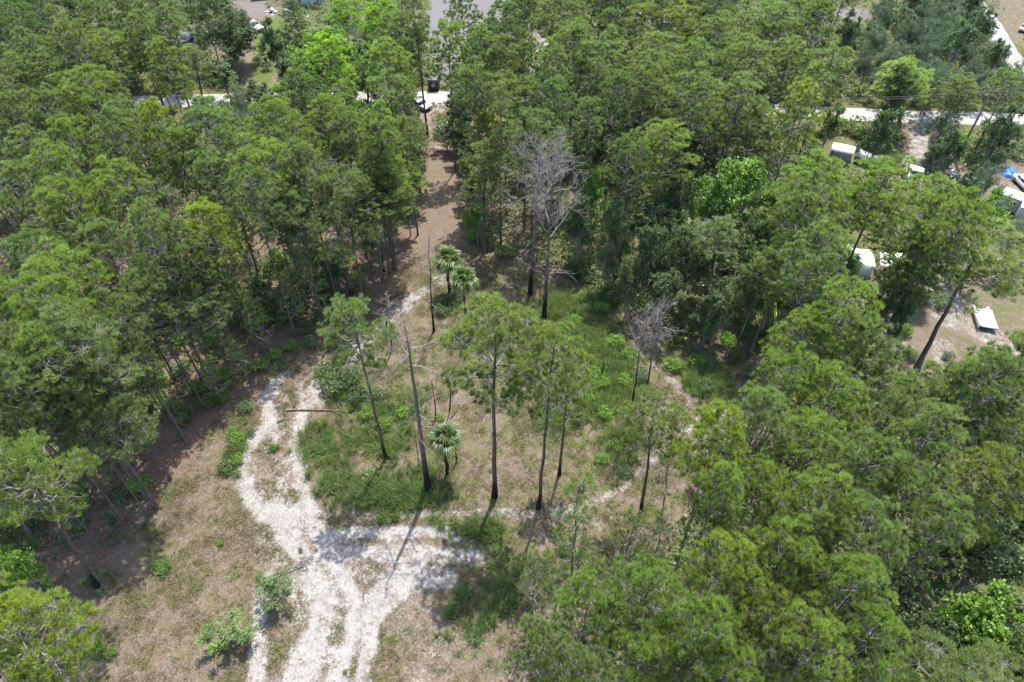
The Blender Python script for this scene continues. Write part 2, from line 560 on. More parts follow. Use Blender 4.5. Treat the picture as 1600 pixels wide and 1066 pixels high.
def masks(x, y):
    wob = (fbm(x, y, 5.0) - 0.5) * 3.0
    sand = np.zeros(np.shape(x))
    for l, hw, s in _sand:
        d, _ = dist_line(x, y, l)
        d = d + wob * min(0.45, hw * 0.3) + (fbm(x + 50, y, 1.6) - 0.5) * min(1.2, hw)
        e = sstep(hw * 1.35 + 0.25, hw * 0.45, d) if False else 1 - sstep(hw * 0.45, hw * 1.35 + 0.25, d)
        sand = np.maximum(sand, e * s * 0.92)
    # worn patches between the wheel tracks
    green = np.zeros(np.shape(x))
    for p, s in _green:
        d = sdf_poly(x, y, p) + wob * 0.8
        green = np.maximum(green, (1 - sstep(-1.2, 1.0, d)) * s)
    straw = np.zeros(np.shape(x))
    for p, s in _straw:
        d = sdf_poly(x, y, p) + wob
        straw = np.maximum(straw, (1 - sstep(-1.6, 1.4, d)) * s)
    grav = np.zeros(np.shape(x))
    for p, s in _grav:
        d = sdf_poly(x, y, p) + wob * 0.5
        grav = np.maximum(grav, (1 - sstep(-0.8, 0.8, d)) * s)
    wd = sdf_poly(x, y, CLEARA)
    inw = sstep(-1.0, 3.0, wd + wob)
    for q in _yards:
        inw = inw * sstep(-1.0, 2.0, sdf_poly(x, y, q) + wob)
    straw = np.maximum(straw, inw * 0.62)
    lf = sstep(2.0, -6.0, x) if False else np.clip((x + 2) / 8, 0, 1)
    green = np.maximum(green, inw * (0.15 + 0.42 * np.maximum(lf, sstep(75, 95, y))))
    green = np.maximum(green, (1 - inw) * (np.where(x < -17, 0.04, 0.34) + 0.5 * (fbm(x + 70, y - 20, 7.0) - 0.35)))
    pth = sdf_poly(x, y, TANP)
    kp = 1 - sstep(-0.8, 1.2, pth + wob * 0.4)
    straw = straw * (1 - 0.75 * kp); green = green * (1 - 0.5 * kp)
    green = green * (1 - sand * 0.8)
    return sand, green, straw, grav


def gz(x, y):
    """lie of the land: nearly flat, a few centimetres up and down"""
    return (fbm(x, y, 9.0, 3) - 0.5) * 0.30 + (fbm(x, y, 1.3, 2) - 0.5) * 0.07


def build_ground():
    def axis(a, b, step, far):
        far = far * 1.0
        c = np.arange(a, b + 1e-6, step)
        k = [step]
        lo = []; hi = []
        p = a; q = b; s = step
        while p > -far or q < far:
            s *= 1.35
            if p > -far: p -= s; lo.append(p)
            if q < far: q += s; hi.append(q)
        return np.array(lo[::-1] + list(c) + hi)
    xs = axis(-50, 62, 0.33, 3000)
    ys = axis(14, 92, 0.33, 3000)
    # medium step further out
    xs = np.unique(np.concatenate([xs, np.arange(-140, 140, 1.2)]))
    ys = np.unique(np.concatenate([ys, np.arange(92, 190, 1.2)]))
    X, Y = np.meshgrid(xs, ys)
    sand, green, straw, grav = masks(X, Y)
    Z = gz(X, Y) - 0.06 * sand * (X < 60)
    fade = np.clip((250 - np.hypot(X, Y)) / 50, 0, 1)
    Z = Z * fade
    ny, nx = X.shape
    V = np.stack([X, Y, Z], -1).reshape(-1, 3)
    idx = np.arange(nx * ny).reshape(ny, nx)
    F = np.stack([idx[:-1, :-1], idx[:-1, 1:], idx[1:, 1:], idx[1:, :-1]], -1)
    fs = (sand[:-1, :-1] + sand[1:, 1:] + sand[:-1, 1:] + sand[1:, :-1]) / 4
    cx = (X[:-1, :-1] + X[1:, 1:]) / 2; cy = (Y[:-1, :-1] + Y[1:, 1:]) / 2
    issand = (fs > 0.36) & (cy < 88)
    att = np.stack([sand, green, straw, np.ones_like(sand)], -1).reshape(-1, 4)
    g = grav.reshape(-1)
    for nm, sel in (('ground', ~issand), ('sandy_track', issand)):
        f = F[sel]
        used = np.unique(f)
        mp = np.zeros(len(V), dtype=np.int32); mp[used] = np.arange(len(used))
        me = mesh(nm, V[used], mp[f], M['ground'], {'mask': att[used], 'gravel': g[used]}, True)
        tag(ob(nm, me), kind='structure')


build_ground()


def strip_road(name, pts, hw, col_stops, z=0.10, nseg=220):
    pts = np.array([tuple(P(*p)[:2]) for p in pts])
    s = np.concatenate([[0], np.cumsum(np.hypot(*np.diff(pts, axis=0).T))])
    t = np.linspace(0, s[-1], nseg)
    cx = np.interp(t, s, pts[:, 0]); cy = np.interp(t, s, pts[:, 1])
    k = np.ones(9) / 9
    cx = np.concatenate([cx[:4], np.convolve(cx, k, 'valid'), cx[-4:]])
    cy = np.concatenate([cy[:4], np.convolve(cy, k, 'valid'), cy[-4:]])
    d = np.stack([np.gradient(cx), np.gradient(cy)], 1); d = nrm(d)
    nx, ny = -d[:, 1], d[:, 0]
    rows = []
    cross = [-1, -0.85, -0.5, 0, 0.5, 0.85, 1]
    for c in cross:
        wv = hw * c * (1 + 0.25 * (fbm(t + 100 * c, t * 0 + c * 9, 5.0) - 0.5) * (1 if abs(c) == 1 else 0.2))
        x = cx + nx * wv; y = cy + ny * wv
        zz = gz(x, y) + (z - 0.05 if abs(c) < 0.9 else -0.02) + 0.02 * (1 - abs(c))
        rows.append(np.stack([x, y, zz], 1))
    V = np.concatenate(rows)
    F = []
    for r in range(len(cross) - 1):
        a = r * nseg + np.arange(nseg - 1)
        F.append(np.stack([a, a + 1, a + 1 + nseg, a + nseg], 1))
    m, n, b, out = new_mat(name)
    tc = n.nodes.new("ShaderNodeTexCoord")
    f = noise(n, 1.2, 6, tc.outputs['Object'], 0.65)
    n.links.new(ramp(n, f, col_stops), b.inputs['Base Color'])
    b.inputs['Roughness'].default_value = 0.95
    o = ob(name, mesh(name, V, np.concatenate(F), m, None, True))
    return tag(o, kind='structure')


strip_road('dirt_road', ROAD, 2.5, [(0.3, (0.210, 0.191, 0.173)), (0.5, (0.307, 0.292, 0.277)), (0.7, (0.375, 0.367, 0.360))], 0.14)
strip_road('side_road', ROAD2, 2.3, [(0.3, (0.208, 0.202, 0.195)), (0.5, (0.299, 0.293, 0.286)), (0.7, (0.377, 0.370, 0.364))], 0.20)


# ------------------------------------------------------------------ foliage geometry
def needles(C, D, L, k, wid, rng, spread=0.72):
    """k needles radiating from each tuft centre"""
    n = len(C)
    r = nrm(rng.normal(size=(n, k, 3)))
    d = nrm(D[:, None] * 1.0 + r * spread)
    ln = (L[:, None] * rng.uniform(0.7, 1.1, (n, k)))[..., None]
    base = C[:, None] + d * ln * 0.08
    tip = C[:, None] + d * ln
    side = nrm(np.cross(d, nrm(rng.normal(size=(n, k, 3))))) * wid
    mid = base * 0.45 + tip * 0.55
    V = np.stack([base, mid + side, tip, mid - side], 2).reshape(-1, 3)
    b = np.arange(n * k)[:, None] * 4
    F = (b + np.array([[0, 1, 2, 3]]))
    return V, F


def leaves(C, Nn, size, rng, jit=0.7, asp=0.6):
    """one folded-free leaf quad (diamond) at each point"""
    n = len(C)
    nn = nrm(Nn + rng.normal(size=(n, 3)) * jit)
    u = nrm(np.cross(nn, rng.normal(size=(n, 3)))); v = np.cross(nn, u)
    s = (size * rng.uniform(0.6, 1.25, n))[:, None]
    V = np.stack([C - u * s, C + v * s * asp, C + u * s, C - v * s * asp], 1).reshape(-1, 3)
    F = np.arange(n)[:, None] * 4 + np.array([[0, 1, 2, 3]])
    return V, F


def bent(p0, p1, rng, amp=0.12, n=4):
    t = np.linspace(0, 1, n)[:, None]
    p = p0 * (1 - t) + p1 * t
    L = np.linalg.norm(p1 - p0)
    off = rng.normal(size=(n, 3)) * amp * L * 0.25
    off[0] = 0; off[-1] = 0
    p = p + off
    p[:, 2] += np.sin(t[:, 0] * PI) * L * -0.05
    return p


def pine_proto(seed, h=22.0, cb=0.58, R=3.6, pads=40, per=20, mat='bark', prof='dome', r0=0.20, L=0.54, k=42, dead_limbs=6, padr=0.30):
    rng = np.random.default_rng(seed)
    lean = rng.normal(size=2) * 0.25
    tz = np.linspace(-0.3, h * 0.97, 9)
    path = np.stack([lean[0] * (tz / h) ** 2 + rng.normal(size=9) * 0.05, lean[1] * (tz / h) ** 2 + rng.normal(size=9) * 0.05, tz], 1)
    path[0, :2] = path[1, :2] * 0
    rad = r0 * (1 - 0.80 * (np.clip(tz, 0, h) / h)) * np.where(tz < 0.1, 1.5, 1)
    tv, tf = tube(path, rad, 7)
    trunk = mesh('pine_trunk', tv, tf, M[mat], None, True)
    ax = lambda z: np.array([np.interp(z, tz, path[:, 0]), np.interp(z, tz, path[:, 1]), z])
    zb = h * cb; dep = h - zb
    br = []; C = []; D = []; per = int(per * 0.72)
    for i in range(pads):
        u = (i + 0.5) / pads
        u = u ** 0.9
        if prof == 'dome':
            rr = R * math.sqrt(max(0.02, 1 - (max(0, u - 0.2) / 0.84) ** 2.3)) * (0.72 + 0.28 * min(1, u / 0.22))
        elif prof == 'cone':
            rr = R * (1 - u) ** 0.75 + 0.25
        else:
            rr = R * (0.75 + 0.25 * math.sin(u * 9)) * math.sqrt(max(0.03, 1 - u ** 3))
        fr = rng.uniform(0.80, 1.04) if rng.random() < 0.80 else rng.uniform(0.15, 0.6)
        a = i * 2.399 + rng.normal() * 0.35
        zz = zb + dep * u + rng.normal() * dep * 0.03
        e = np.array([math.cos(a) * rr * fr, math.sin(a) * rr * fr, 0]) + ax(min(zz, h * 0.96))
        e[2] = zz + (1 - fr) * rr * 0.45
        if u > 0.93: e[2] = min(e[2], h + 0.5)
        s = ax(max(zb * 0.92, min(h * 0.93, e[2] - rr * fr * rng.uniform(0.35, 0.65))))
        p = bent(s, e, rng, 0.28, 4)
        r_ = 0.032 + 0.016 * rr * fr
        v_, f_ = segs(p[:-1], p[1:], [r_, r_ * 0.75, r_ * 0.5], [r_ * 0.75, r_ * 0.5, r_ * 0.25], 4)
        br.append((v_, f_))
        pr = R * padr * 1.2 * rng.uniform(0.65, 1.2) * (0.75 if u > 0.85 else 1)
        m = max(5, int(per * rng.uniform(0.7, 1.3)))
        q = nrm(rng.normal(size=(m, 3))); q[:, 2] = np.abs(q[:, 2]) * 0.9 - 0.22
        q = q * rng.uniform(0.7, 1.0, (m, 1))
        cc = e + q * np.array([pr, pr, pr * 0.55])
        out = e - ax(zz); out[2] = 0
        dd = nrm(q * 0.35 + nrm(out[None] + 1e-6) * 0.30 + np.array([[0, 0, 1.15]]))
        C.append(cc); D.append(dd)
        v_, f_ = segs(np.repeat(e[None], m, 0) - dd * 0 + (rng.normal(size=(m, 3)) * 0.05), cc, 0.016, 0.008, 3)
        br.append((v_, f_))
    for i in range(dead_limbs):
        z0 = rng.uniform(zb * 0.72, zb * 1.05)
        a = rng.uniform(0, 2 * PI); ln = rng.uniform(0.8, 2.4)
        s = ax(z0); e = s + np.array([math.cos(a) * ln, math.sin(a) * ln, rng.uniform(-0.3, 0.7)])
        p = bent(s, e, rng, 0.3, 4)
        br.append(segs(p[:-1], p[1:], [0.035, 0.028, 0.02], [0.028, 0.02, 0.008], 4))
    C = np.concatenate(C); D = np.concatenate(D)
    Ls = L * rng.uniform(0.75, 1.2, len(C))
    V, F = needles(C, D, Ls, k, 0.021, rng)
    tv_ = np.clip(rng.normal(0.5, 0.32, len(C)), 0, 1)
    att = np.repeat(tv_, k * 4) * 0.75 + np.tile([-0.35, 0.10, 0.60, 0.10], len(C) * k)
    # dark needle bases, pale tips: older growth plus tuft shade and backlight painted in
    crown = mesh('pine_crown', V, F, M['needle'], {'v': np.clip(att, 0, 1)})
    bv, bf = join(br)
    branches = mesh('pine_branches', bv, bf, M['barkgrey'])
    return dict(h=h, R=R, cz=zb + dep * 0.5, trunk=trunk, branches=branches, crown=crown)


def leafy_proto(seed, h=10.0, R=3.4, cb=0.3, lobes=26, per=190, size=0.13, mat='leaf', squash=0.8, jit=0.8, r0=0.17, asp=0.6, bare=0.0):
    rng = np.random.default_rng(seed)
    zc = h * (cb + (1 - cb) * 0.42)
    hz = h * (1 - cb) * 0.55
    tz = np.linspace(-0.3, zc, 6)
    path = np.stack([rng.normal(size=6) * 0.12, rng.normal(size=6) * 0.12, tz], 1); path[0, :2] = 0; path[1, :2] = 0
    tv, tf = tube(path, np.linspace(r0 * 1.3, r0 * 0.5, 6), 7)
    trunk = mesh('leafy_trunk', tv, tf, M['barkgrey'], None, True)
    br = []; V = []; F = []; A = []; off = 0
    for i in range(lobes):
        q = nrm(rng.normal(size=3)[None])[0]
        q[2] = q[2] * 0.9 + 0.15
        if q[2] < -0.35: q[2] = -q[2]
        fr = rng.uniform(0.6, 0.95) if i % 5 else rng.uniform(0.2, 0.5)
        e = np.array([q[0] * R * fr, q[1] * R * fr, zc + q[2] * hz * fr])
        s = path[rng.integers(2, 6)]
        p = bent(s, e, rng, 0.3, 4)
        br.append(segs(p[:-1], p[1:], [0.07, 0.05, 0.035], [0.05, 0.035, 0.015], 4))
        lr = R * rng.uniform(0.20, 0.40)
        m = int(per * rng.uniform(0.7, 1.3) * (1 - bare))
        # twigs inside the lobe, leaves crowding the twig ends
        tw = 16
        tq = nrm(rng.normal(size=(tw, 3)) + np.array([0, 0, 0.35])) * rng.uniform(0.55, 1.05, (tw, 1)) * lr
        tq[:, 2] *= squash
        br.append(segs(np.repeat(e[None], tw, 0), e + tq, 0.014, 0.006, 3))
        pick = rng.integers(0, tw, m)
        c = e + tq[pick] * rng.uniform(0.55, 1.05, (m, 1)) + rng.normal(size=(m, 3)) * lr * 0.16
        nn = nrm(tq[pick] * 0.7 + np.array([0, 0, lr * 0.8]))
        v_, f_ = leaves(c, nn, size, rng, jit, asp)
        V.append(v_); F.append(f_ + off); off += len(v_)
        base = rng.normal(0.5, 0.15)
        A.append(np.repeat(np.clip(base + rng.normal(0, 0.16, m), 0, 1), 4))
    crown = mesh('leafy_crown', np.concatenate(V), np.concatenate(F), M[mat], {'v': np.concatenate(A)})
    bv, bf = join(br)
    branches = mesh('leafy_branches', bv, bf, M['barkgrey'])
    return dict(h=h, R=R, cz=zc, trunk=trunk, branches=branches, crown=crown)


def dead_proto(seed, h=20.0, R=3.2, cb=0.55, limbs=20, depth=4, up=0.6, r0=0.2, mat='deadchar', low=3, topbare=False):
    rng = np.random.default_rng(seed)
    tz = np.linspace(-0.3, h * 0.95, 9)
    path = np.stack([rng.normal(size=9) * 0.09 * tz / h, rng.normal(size=9) * 0.09 * tz / h, tz], 1); path[0, :2] = 0
    rad = r0 * (1 - 0.85 * (np.clip(tz, 0, h) / h)) * np.where(tz < 0.1, 1.4, 1)
    tv, tf = tube(path, rad, 7)
    trunk = mesh('dead_trunk', tv, tf, M[mat], None, True)
    ax = lambda z: np.array([np.interp(z, tz, path[:, 0]), np.interp(z, tz, path[:, 1]), z])
    A = []; B = []; ra = []; rb = []

    def grow(p, d, ln, r, lev):
        n = 3
        for s in range(n):
            d2 = nrm((d + rng.normal(size=3) * 0.20 + np.array([0, 0, 0.10 * up]))[None])[0]
            q = p + d2 * ln / n
            r2 = r * (0.86 if s < n - 1 else 0.66)
            A.append(p); B.append(q); ra.append(r); rb.append(r2)
            if lev > 0:
                for _ in range(1 + (rng.random() < (0.5 if lev >= 2 else 0.35))):
                    sd = nrm((d2 + nrm(rng.normal(size=3)[None])[0] * 0.85)[None])[0]
                    grow(q, sd, ln * rng.uniform(0.42, 0.62), r2 * 0.55, lev - 1)
            p, d, r = q, d2, r2

    zb = h * cb
    for i in range(limbs):
        u = (i + 0.5) / limbs
        z0 = zb + (h * 0.94 - zb) * u
        a = i * 2.399 + rng.normal() * 0.3
        rr = R * math.sqrt(max(0.05, 1 - u ** 2.2)) * rng.uniform(0.7, 1.1)
        d = nrm(np.array([[math.cos(a), math.sin(a), up * rng.uniform(0.5, 1.3)]]))[0]
        grow(ax(z0), d, rr * 0.95, 0.03 + 0.011 * rr, min(depth, 2 if rr < R * 0.4 else depth) - 1)
    for i in range(low):
        z0 = zb * rng.uniform(0.55, 0.98)
        a = rng.uniform(0, 2 * PI)
        grow(ax(z0), np.array([math.cos(a), math.sin(a), 0.15]), R * rng.uniform(0.4, 1.0), 0.04, 1)
    v_, f_ = segs(np.array(A), np.array(B), np.maximum(0.010, np.array(ra) * 0.85), np.maximum(0.006, np.array(rb) * 0.8), 3)
    crown = mesh('dead_branches', v_, f_, M['dead'])
    return dict(h=h, R=R, cz=(zb + h) / 2, trunk=trunk, branches=crown, crown=None)


def fan(rng, R=0.95, pet=0.9, n=18, droop=0.35, pw=0.022):
    """palm fan: stalk plus folded segments"""
    V = []; T = []
    # stalk
    sv, sf = segs(np.array([[0, 0, 0.0]]), np.array([[pet, 0, 0.0]]), pw, pw * 0.7, 3)
    parts = [(sv, sf)]
    c0 = np.array([pet, 0, 0.0])
    VV = []; FF = []
    for i in range(n):
        a = (i / (n - 1) - 0.5) * 2 * math.radians(118)
        ln = R * (1 - 0.25 * (abs(a) / math.radians(118)) ** 2) * rng.uniform(0.88, 1.06)
        d = np.array([math.cos(a), math.sin(a), 0.10])
        sd = np.array([-math.sin(a), math.cos(a), 0]) * R * 0.085
        b = c0
        mdl = c0 + d * ln * 0.55
        tip = c0 + d * ln + np.array([0, 0, -droop * ln * rng.uniform(0.6, 1.3)])
        k = len(VV)
        VV += [b, mdl + sd + [0, 0, 0.03], mdl - sd + [0, 0, 0.03], mdl - [0, 0, 0.03], tip]
        FF += [(k, k + 3, k + 1), (k, k + 2, k + 3), (k + 3, k + 4, k + 1), (k + 2, k + 4, k + 3)]
    parts.append((np.array(VV), [np.array(FF)]))
    return join(parts)


PALM_F = []
for s in range(4):
    r_ = np.random.default_rng(900 + s)
    v_, f_ = fan(r_, 1.0, 0.9, 16, 0.55 + 0.15 * s)
    PALM_F.append(mesh('frond', v_, f_, M['frond'], {'v': np.clip(r_.normal(0.55, 0.2, len(v_)), 0, 1)}))
r_ = np.random.default_rng(950)
v_, f_ = fan(r_, 0.8, 0.8, 12, 0.9)
DEAD_F = mesh('dead_frond', v_, f_, M['deadfrond'], {'v': r_.uniform(0, 1, len(v_))})


def palm(base, h, label, nf=26, scale=1.0, rad=0.17, tone=(1, 1, 1), skirt=6, group='cabbage palms', charred=True):
    root = ob('cabbage_palm', None, loc=(base.x, base.y, base.z))
    rng = np.random.default_rng(int(abs(base.x * 31 + base.y * 7)) + 5)
    n = 8
    tz = np.linspace(-0.3, h, n)
    path = np.stack([rng.normal(size=n) * 0.04, rng.normal(size=n) * 0.04, tz], 1); path[0, :2] = 0
    tv, tf = tube(path, np.full(n, rad) * np.linspace(1.15, 0.95, n), 8)
    ob('trunk', mesh('palm_trunk', tv, tf, M['bark' if charred else 'barkgrey'], None, True), root)
    top = path[-1]
    for i in range(nf):
        f = ob('frond', PALM_F[i % 4], root)
        el = math.radians(78 - 105 * (i / nf) ** 0.9)
        f.location = top
        f.rotation_euler = (rng.normal() * 0.25, -el, i * 2.399)
        s = 1.08 * scale * rng.uniform(0.85, 1.1)
        f.scale = (s, s, s)
        f.color = (*[t * rng.uniform(0.85, 1.15) for t in tone], 1)
    for i in range(skirt):
        f = ob('dead_frond', DEAD_F, root)
        f.location = top - np.array([0, 0, 0.15])
        f.rotation_euler = (rng.normal() * 0.3, math.radians(rng.uniform(40, 75)), i * 2.399 + 1)
        s = scale * rng.uniform(0.8, 1.1)
        f.scale = (s, s, s)
        tag(f, 'dry brown hanging frond')
    tag(root, label, 'palm', group)
    return root


def palmetto_proto(seed, n=16, R=1.1):
    rng = np.random.default_rng(seed)
    parts = []; att = []
    for i in range(n):
        v_, f_ = fan(rng, 0.62, 0.7, 10, 0.25, 0.015)
        el = math.radians(rng.uniform(15, 70)); a = i * 2.399
        m = Matrix.Rotation(a, 3, 'Z') @ Matrix.Rotation(-el, 3, 'Y')
        v_ = v_ @ np.array(m).T + np.array([rng.normal() * R * 0.3, rng.normal() * R * 0.3, 0.0])
        parts.append((v_, f_)); att.append(np.full(len(v_), np.clip(rng.normal(0.5, 0.25), 0, 1)))
    V, F = join(parts)
    return mesh('palmetto_leaves', V, F, M['frond'], {'v': np.concatenate(att)})


def bush_proto(seed, R=1.1, h=1.5, n=900, size=0.10, mat='leaf'):
    rng = np.random.default_rng(seed)
    lob = 7
    C = []; N = []
    for i in range(lob):
        a = i * 2.4; r = R * 0.55 * (i > 0)
        c = np.array([math.cos(a) * r, math.sin(a) * r, h * rng.uniform(0.4, 0.62)])
        m = n // lob
        q = nrm(rng.normal(size=(m, 3))); q[:, 2] = np.where(q[:, 2] < -0.2, -q[:, 2], q[:, 2])
        rr = rng.uniform(0.6, 1.0, (m, 1))
        C.append(c + q * rr * np.array([R * 0.5, R * 0.5, h * 0.42])); N.append(q)
    C = np.concatenate(C); N = np.concatenate(N)
    V, F = leaves(C, N, size, rng, 0.8)
    st = 12
    e = C[rng.integers(0, len(C), st)]
    sv, sf = segs(np.zeros((st, 3)) + np.array([0, 0, -0.1]), e, 0.02, 0.01, 3)
    cr = mesh('bush_leaves', V, F, M[mat], {'v': np.repeat(np.clip(rng.normal(0.5, 0.2, len(C)), 0, 1), 4)})
    return cr, mesh('bush_stems', sv, sf, M['barkgrey'])


# prototypes
PINES = [pine_proto(100 + i, h=22, cb=[0.63, 0.66, 0.60, 0.68, 0.64, 0.58, 0.66, 0.62][i], R=3.6, pads=[46, 38, 50, 36, 42, 54, 40, 46][i], per=22, mat='barkfor',
                    padr=[0.30, 0.34, 0.28, 0.33, 0.3, 0.27, 0.32, 0.3][i]) for i in range(8)]
HERO = [pine_proto(140 + i, h=22, cb=[0.70, 0.66, 0.72][i], R=3.6, pads=[36, 40, 30][i], per=21, mat='bark', dead_limbs=12, padr=0.3, r0=0.25) for i in range(3)]
TALL = [pine_proto(160 + i, h=22, cb=0.48, R=2.7, pads=38, per=16, mat='barkfor', prof='ladder', padr=0.34) for i in range(3)]
SAPL = [pine_proto(180 + i, h=11, cb=0.30, R=1.6, pads=26, per=9, mat='barkfor', prof='cone', r0=0.09, L=0.45, k=18, dead_limbs=3, padr=0.34) for i in range(2)]
CONE = [leafy_proto(190, h=12, R=4.4, cb=0.05, lobes=64, per=250, size=0.15, squash=0.9, r0=0.28)]
OAKS = [leafy_proto(200 + i, h=9.5, R=3.6, cb=0.2, lobes=[30, 26, 34][i], per=260, size=0.105) for i in range(3)]
BROAD = [leafy_proto(220 + i, h=13, R=3.6, cb=0.2, lobes=[34, 30, 38][i], per=200, size=0.16, jit=0.6, asp=0.75) for i in range(3)]
SMALL = [leafy_proto(240 + i, h=4.6, R=2.0, cb=0.22, lobes=20, per=190, size=0.085, r0=0.08, bare=0.15) for i in range(2)]
DEADP = [dead_proto(300, 20, 3.4, 0.50, 18, 4, 0.9, 0.22, low=4), dead_proto(301, 20, 3.0, 0.62, 18, 4, 0.9, 0.2, low=2),
         dead_proto(302, 14, 1.7, 0.55, 14, 3, 0.5, 0.12, low=2), dead_proto(303, 12, 2.4, 0.5, 12, 4, 1.2, 0.12, low=1),
         dead_proto(304, 18, 3.4, 0.72, 8, 3, 0.15, 0.32, low=9)]
PALMETTO = [palmetto_proto(400 + i) for i in range(3)]
BUSH = [bush_proto(420 + i) for i in range(3)]

TREES = []   # records used for labels


def put_tree(kind, proto, base, h, R, tone, name=None, lean=(0, 0), rz=None, crown_px=None, label=None, cat='tree', group=None):
    s = h / proto['h']; sr = R / proto['R']
    root = ob(name or kind, None, loc=(base.x, base.y, base.z))
    root.rotation_euler = (lean[1], lean[0], 0)
    rz = random.uniform(0, 2 * PI) if rz is None else rz
    ssx = (s * 0.5 + sr * 0.5)
    t = ob('trunk', proto['trunk'], root, rot=(0, 0, rz), sc=(sr if proto['crown'] is None else ssx, sr if proto['crown'] is None else ssx, s))
    b = ob('branches', proto['branches'], root, rot=(0, 0, rz), sc=(sr, sr, s))
    b['kind'] = 'stuff'
    t.scale = (sr, sr, s)
    if proto['crown'] is not None:
        c = ob('crown', proto['crown'], root, rot=(0, 0, rz), sc=(sr, sr, s))
        c.color = (*tone, 1)
    px, py, _ = pix((base.x, base.y, base.z + h * 0.8))
    rec = dict(root=root, kind=kind, px=px, py=py, tone=tone, h=h, R=R, label=label, group=group, cat=cat)
    TREES.append(rec)
    return root


def lean_to(base, top):
    d = top - base
    return math.atan2(d.x, d.z), -math.atan2(d.y, d.z)


# ------------------------------------------------------------------ trees noted one by one
# base point and top point in the photo
def hero(bp, tp, proto, Rm, kind, tone, label, name=None, cat='tree', group=None, dx=0.0):
    b = P(*bp)
    dx_, dy_, dz_ = ray(*tp)
    t = b.y / dy_
    h = H + dz_ * t
    topx = dx_ * t
    b.z = float(gz(b.x, b.y))
    lx = math.atan2(topx - b.x, h) * 0.9
    return put_tree(kind, proto, b, h, Rm, tone, name, (lx, 0), None, None, label, cat, group)


N1 = (1.0, 1.0, 1.0); YG = (1.25, 1.12, 0.8); DG = (0.72, 0.80, 0.85); BG = (0.80, 0.98, 1.30); BR = (1.35, 1.5, 0.75); OL = (1.12, 1.0, 0.85)
hero((604, 717), (543, 474), HERO[0], 2.6, 'pine_tree', (1.05, 1.05, 1), 'slim leaning pine left in the clearing, its foot in green grass')
hero((773, 775), (766, 488), HERO[1], 3.6, 'pine_tree', (1.15, 1.08, 0.9), 'tall upright pine in the middle of the clearing with broad crown and bare trunk')
hero((841, 793), (870, 534), HERO[0], 2.8, 'pine_tree', (1.15, 1.08, 0.9), 'tall pine with black charred foot, just right of the middle pine in the clearing')
hero((874, 742), (888, 585), HERO[2], 2.3, 'pine_tree', (1.05, 1.05, 0.95), 'shorter pine close behind the charred pine at right of the clearing centre')
hero((1002, 800), (1022, 640), HERO[2], 2.7, 'pine_tree', (1.12, 1.08, 0.9), 'thin pine with round crown beside the pale path at the right edge of the clearing')
hero((1034, 806), (1052, 668), SAPL[0], 1.3, 'pine_tree', N1, 'very thin young pine just right of the round-crowned pine on the path')
hero((549, 466), (533, 338), HERO[0], 4.2, 'pine_tree', (1.15, 1.1, 0.85), 'spreading pine with bare lower limbs on straw at the upper left edge of clearing')
hero((152, 916), (28, 700), HERO[0], 3.0, 'pine_tree', (1.1, 1.15, 0.8), 'leaning pine at the lower left whose thin trunk foot stands in open red straw')
hero((60, 852), (-45, 690), PINES[1], 3.6, 'pine_tree', N1, 'pine at the left frame edge with a thick dark trunk above green bushes')
hero((212, 757), (95, 500), PINES[3], 4.0, 'pine_tree', N1, 'pine with long thick leaning trunk ending at a green bush, left stand')
hero((1432, 577), (1535, 372), PINES[6], 5.6, 'pine_tree', (1.1, 1.02, 0.85), 'huge leaning pine with thick black trunk beside the sandy yard at right')
hero((1222, 479), (1290, 278), PINES[2], 4.6, 'pine_tree', (1.05, 1.0, 0.9), 'big leaning pine left of the white mobile home with a long bare trunk')
hero((1345, 560), (1440, 372), PINES[4], 2.8, 'pine_tree', (1.0, 1.0, 0.9), 'pine over the white carport, its trunk crossing in front of the roof')
hero((1100, 492), (1122, 352), TALL[0], 3.4, 'pine_tree', (0.9, 0.95, 1.0), 'grey-trunked pine before the dark woods, right of the dead trees')
hero((885, 952), (912, 762), SAPL[1], 1.9, 'pine_tree', (1.05, 1.15, 0.9), 'young pine with tiered tufts and dark pole trunk, below the path junction')
hero((757, 395), (752, 232), TALL[1], 2.7, 'pine_tree', (1.0, 1.0, 0.95), 'tall pine behind the clearing with its foot on the straw just above the palms')
hero((320, 170), (300, 72), TALL[2], 3.0, 'pine_tree', (1.1, 1.0, 0.95), 'thin see-through pine standing against the white road at upper left')
hero((364, 108), (350, 10), CONE[0], 5.6, 'cedar_tree', (0.62, 0.66, 0.6), 'dark wide bushy cedar left of the white pickup truck')
hero((1405, 205), (1402, 88), TALL[1], 4.4, 'cypress_tree', (1.35, 1.45, 0.75), 'bright green feathery tree on the road edge left of the utility pole')
hero((755, 345), (760, 178), TALL[0], 3.2, 'pine_tree', (1.75, 1.25, 0.85), 'yellow-brown fading pine behind the clearing, right of the straw path')
# dead trees
DT = 'standing dead trees'
hero((850, 503), (868, 218), DEADP[0], 4.0, 'dead_tree', N1, 'largest bare dead tree, grey branching top and charred foot, back of the clearing', cat='dead tree')
hero((828, 460), (850, 205), DEADP[1], 4.2, 'dead_tree', N1, 'bare dead tree just behind the largest one, its crown a haze of twigs', cat='dead tree')
hero((669, 767), (632, 488), DEADP[4], 3.2, 'dead_tree', N1, 'tall dead trunk with few bare grey limbs, left of the clearing, front of pair', cat='dead tree')
hero((655, 727), (638, 600), DEADP[2], 0.7, 'dead_tree', N1, 'shorter dead trunk standing close behind the tall bare trunk', cat='dead tree')
hero((985, 650), (1012, 474), DEADP[3], 2.7, 'dead_tree', N1, 'left of two slim charred dead trees with grey twig crowns', cat='dead tree')
hero((1003, 645), (1036, 468), DEADP[3], 2.8, 'dead_tree', N1, 'right of two slim charred dead trees with grey twig crowns', cat='dead tree')
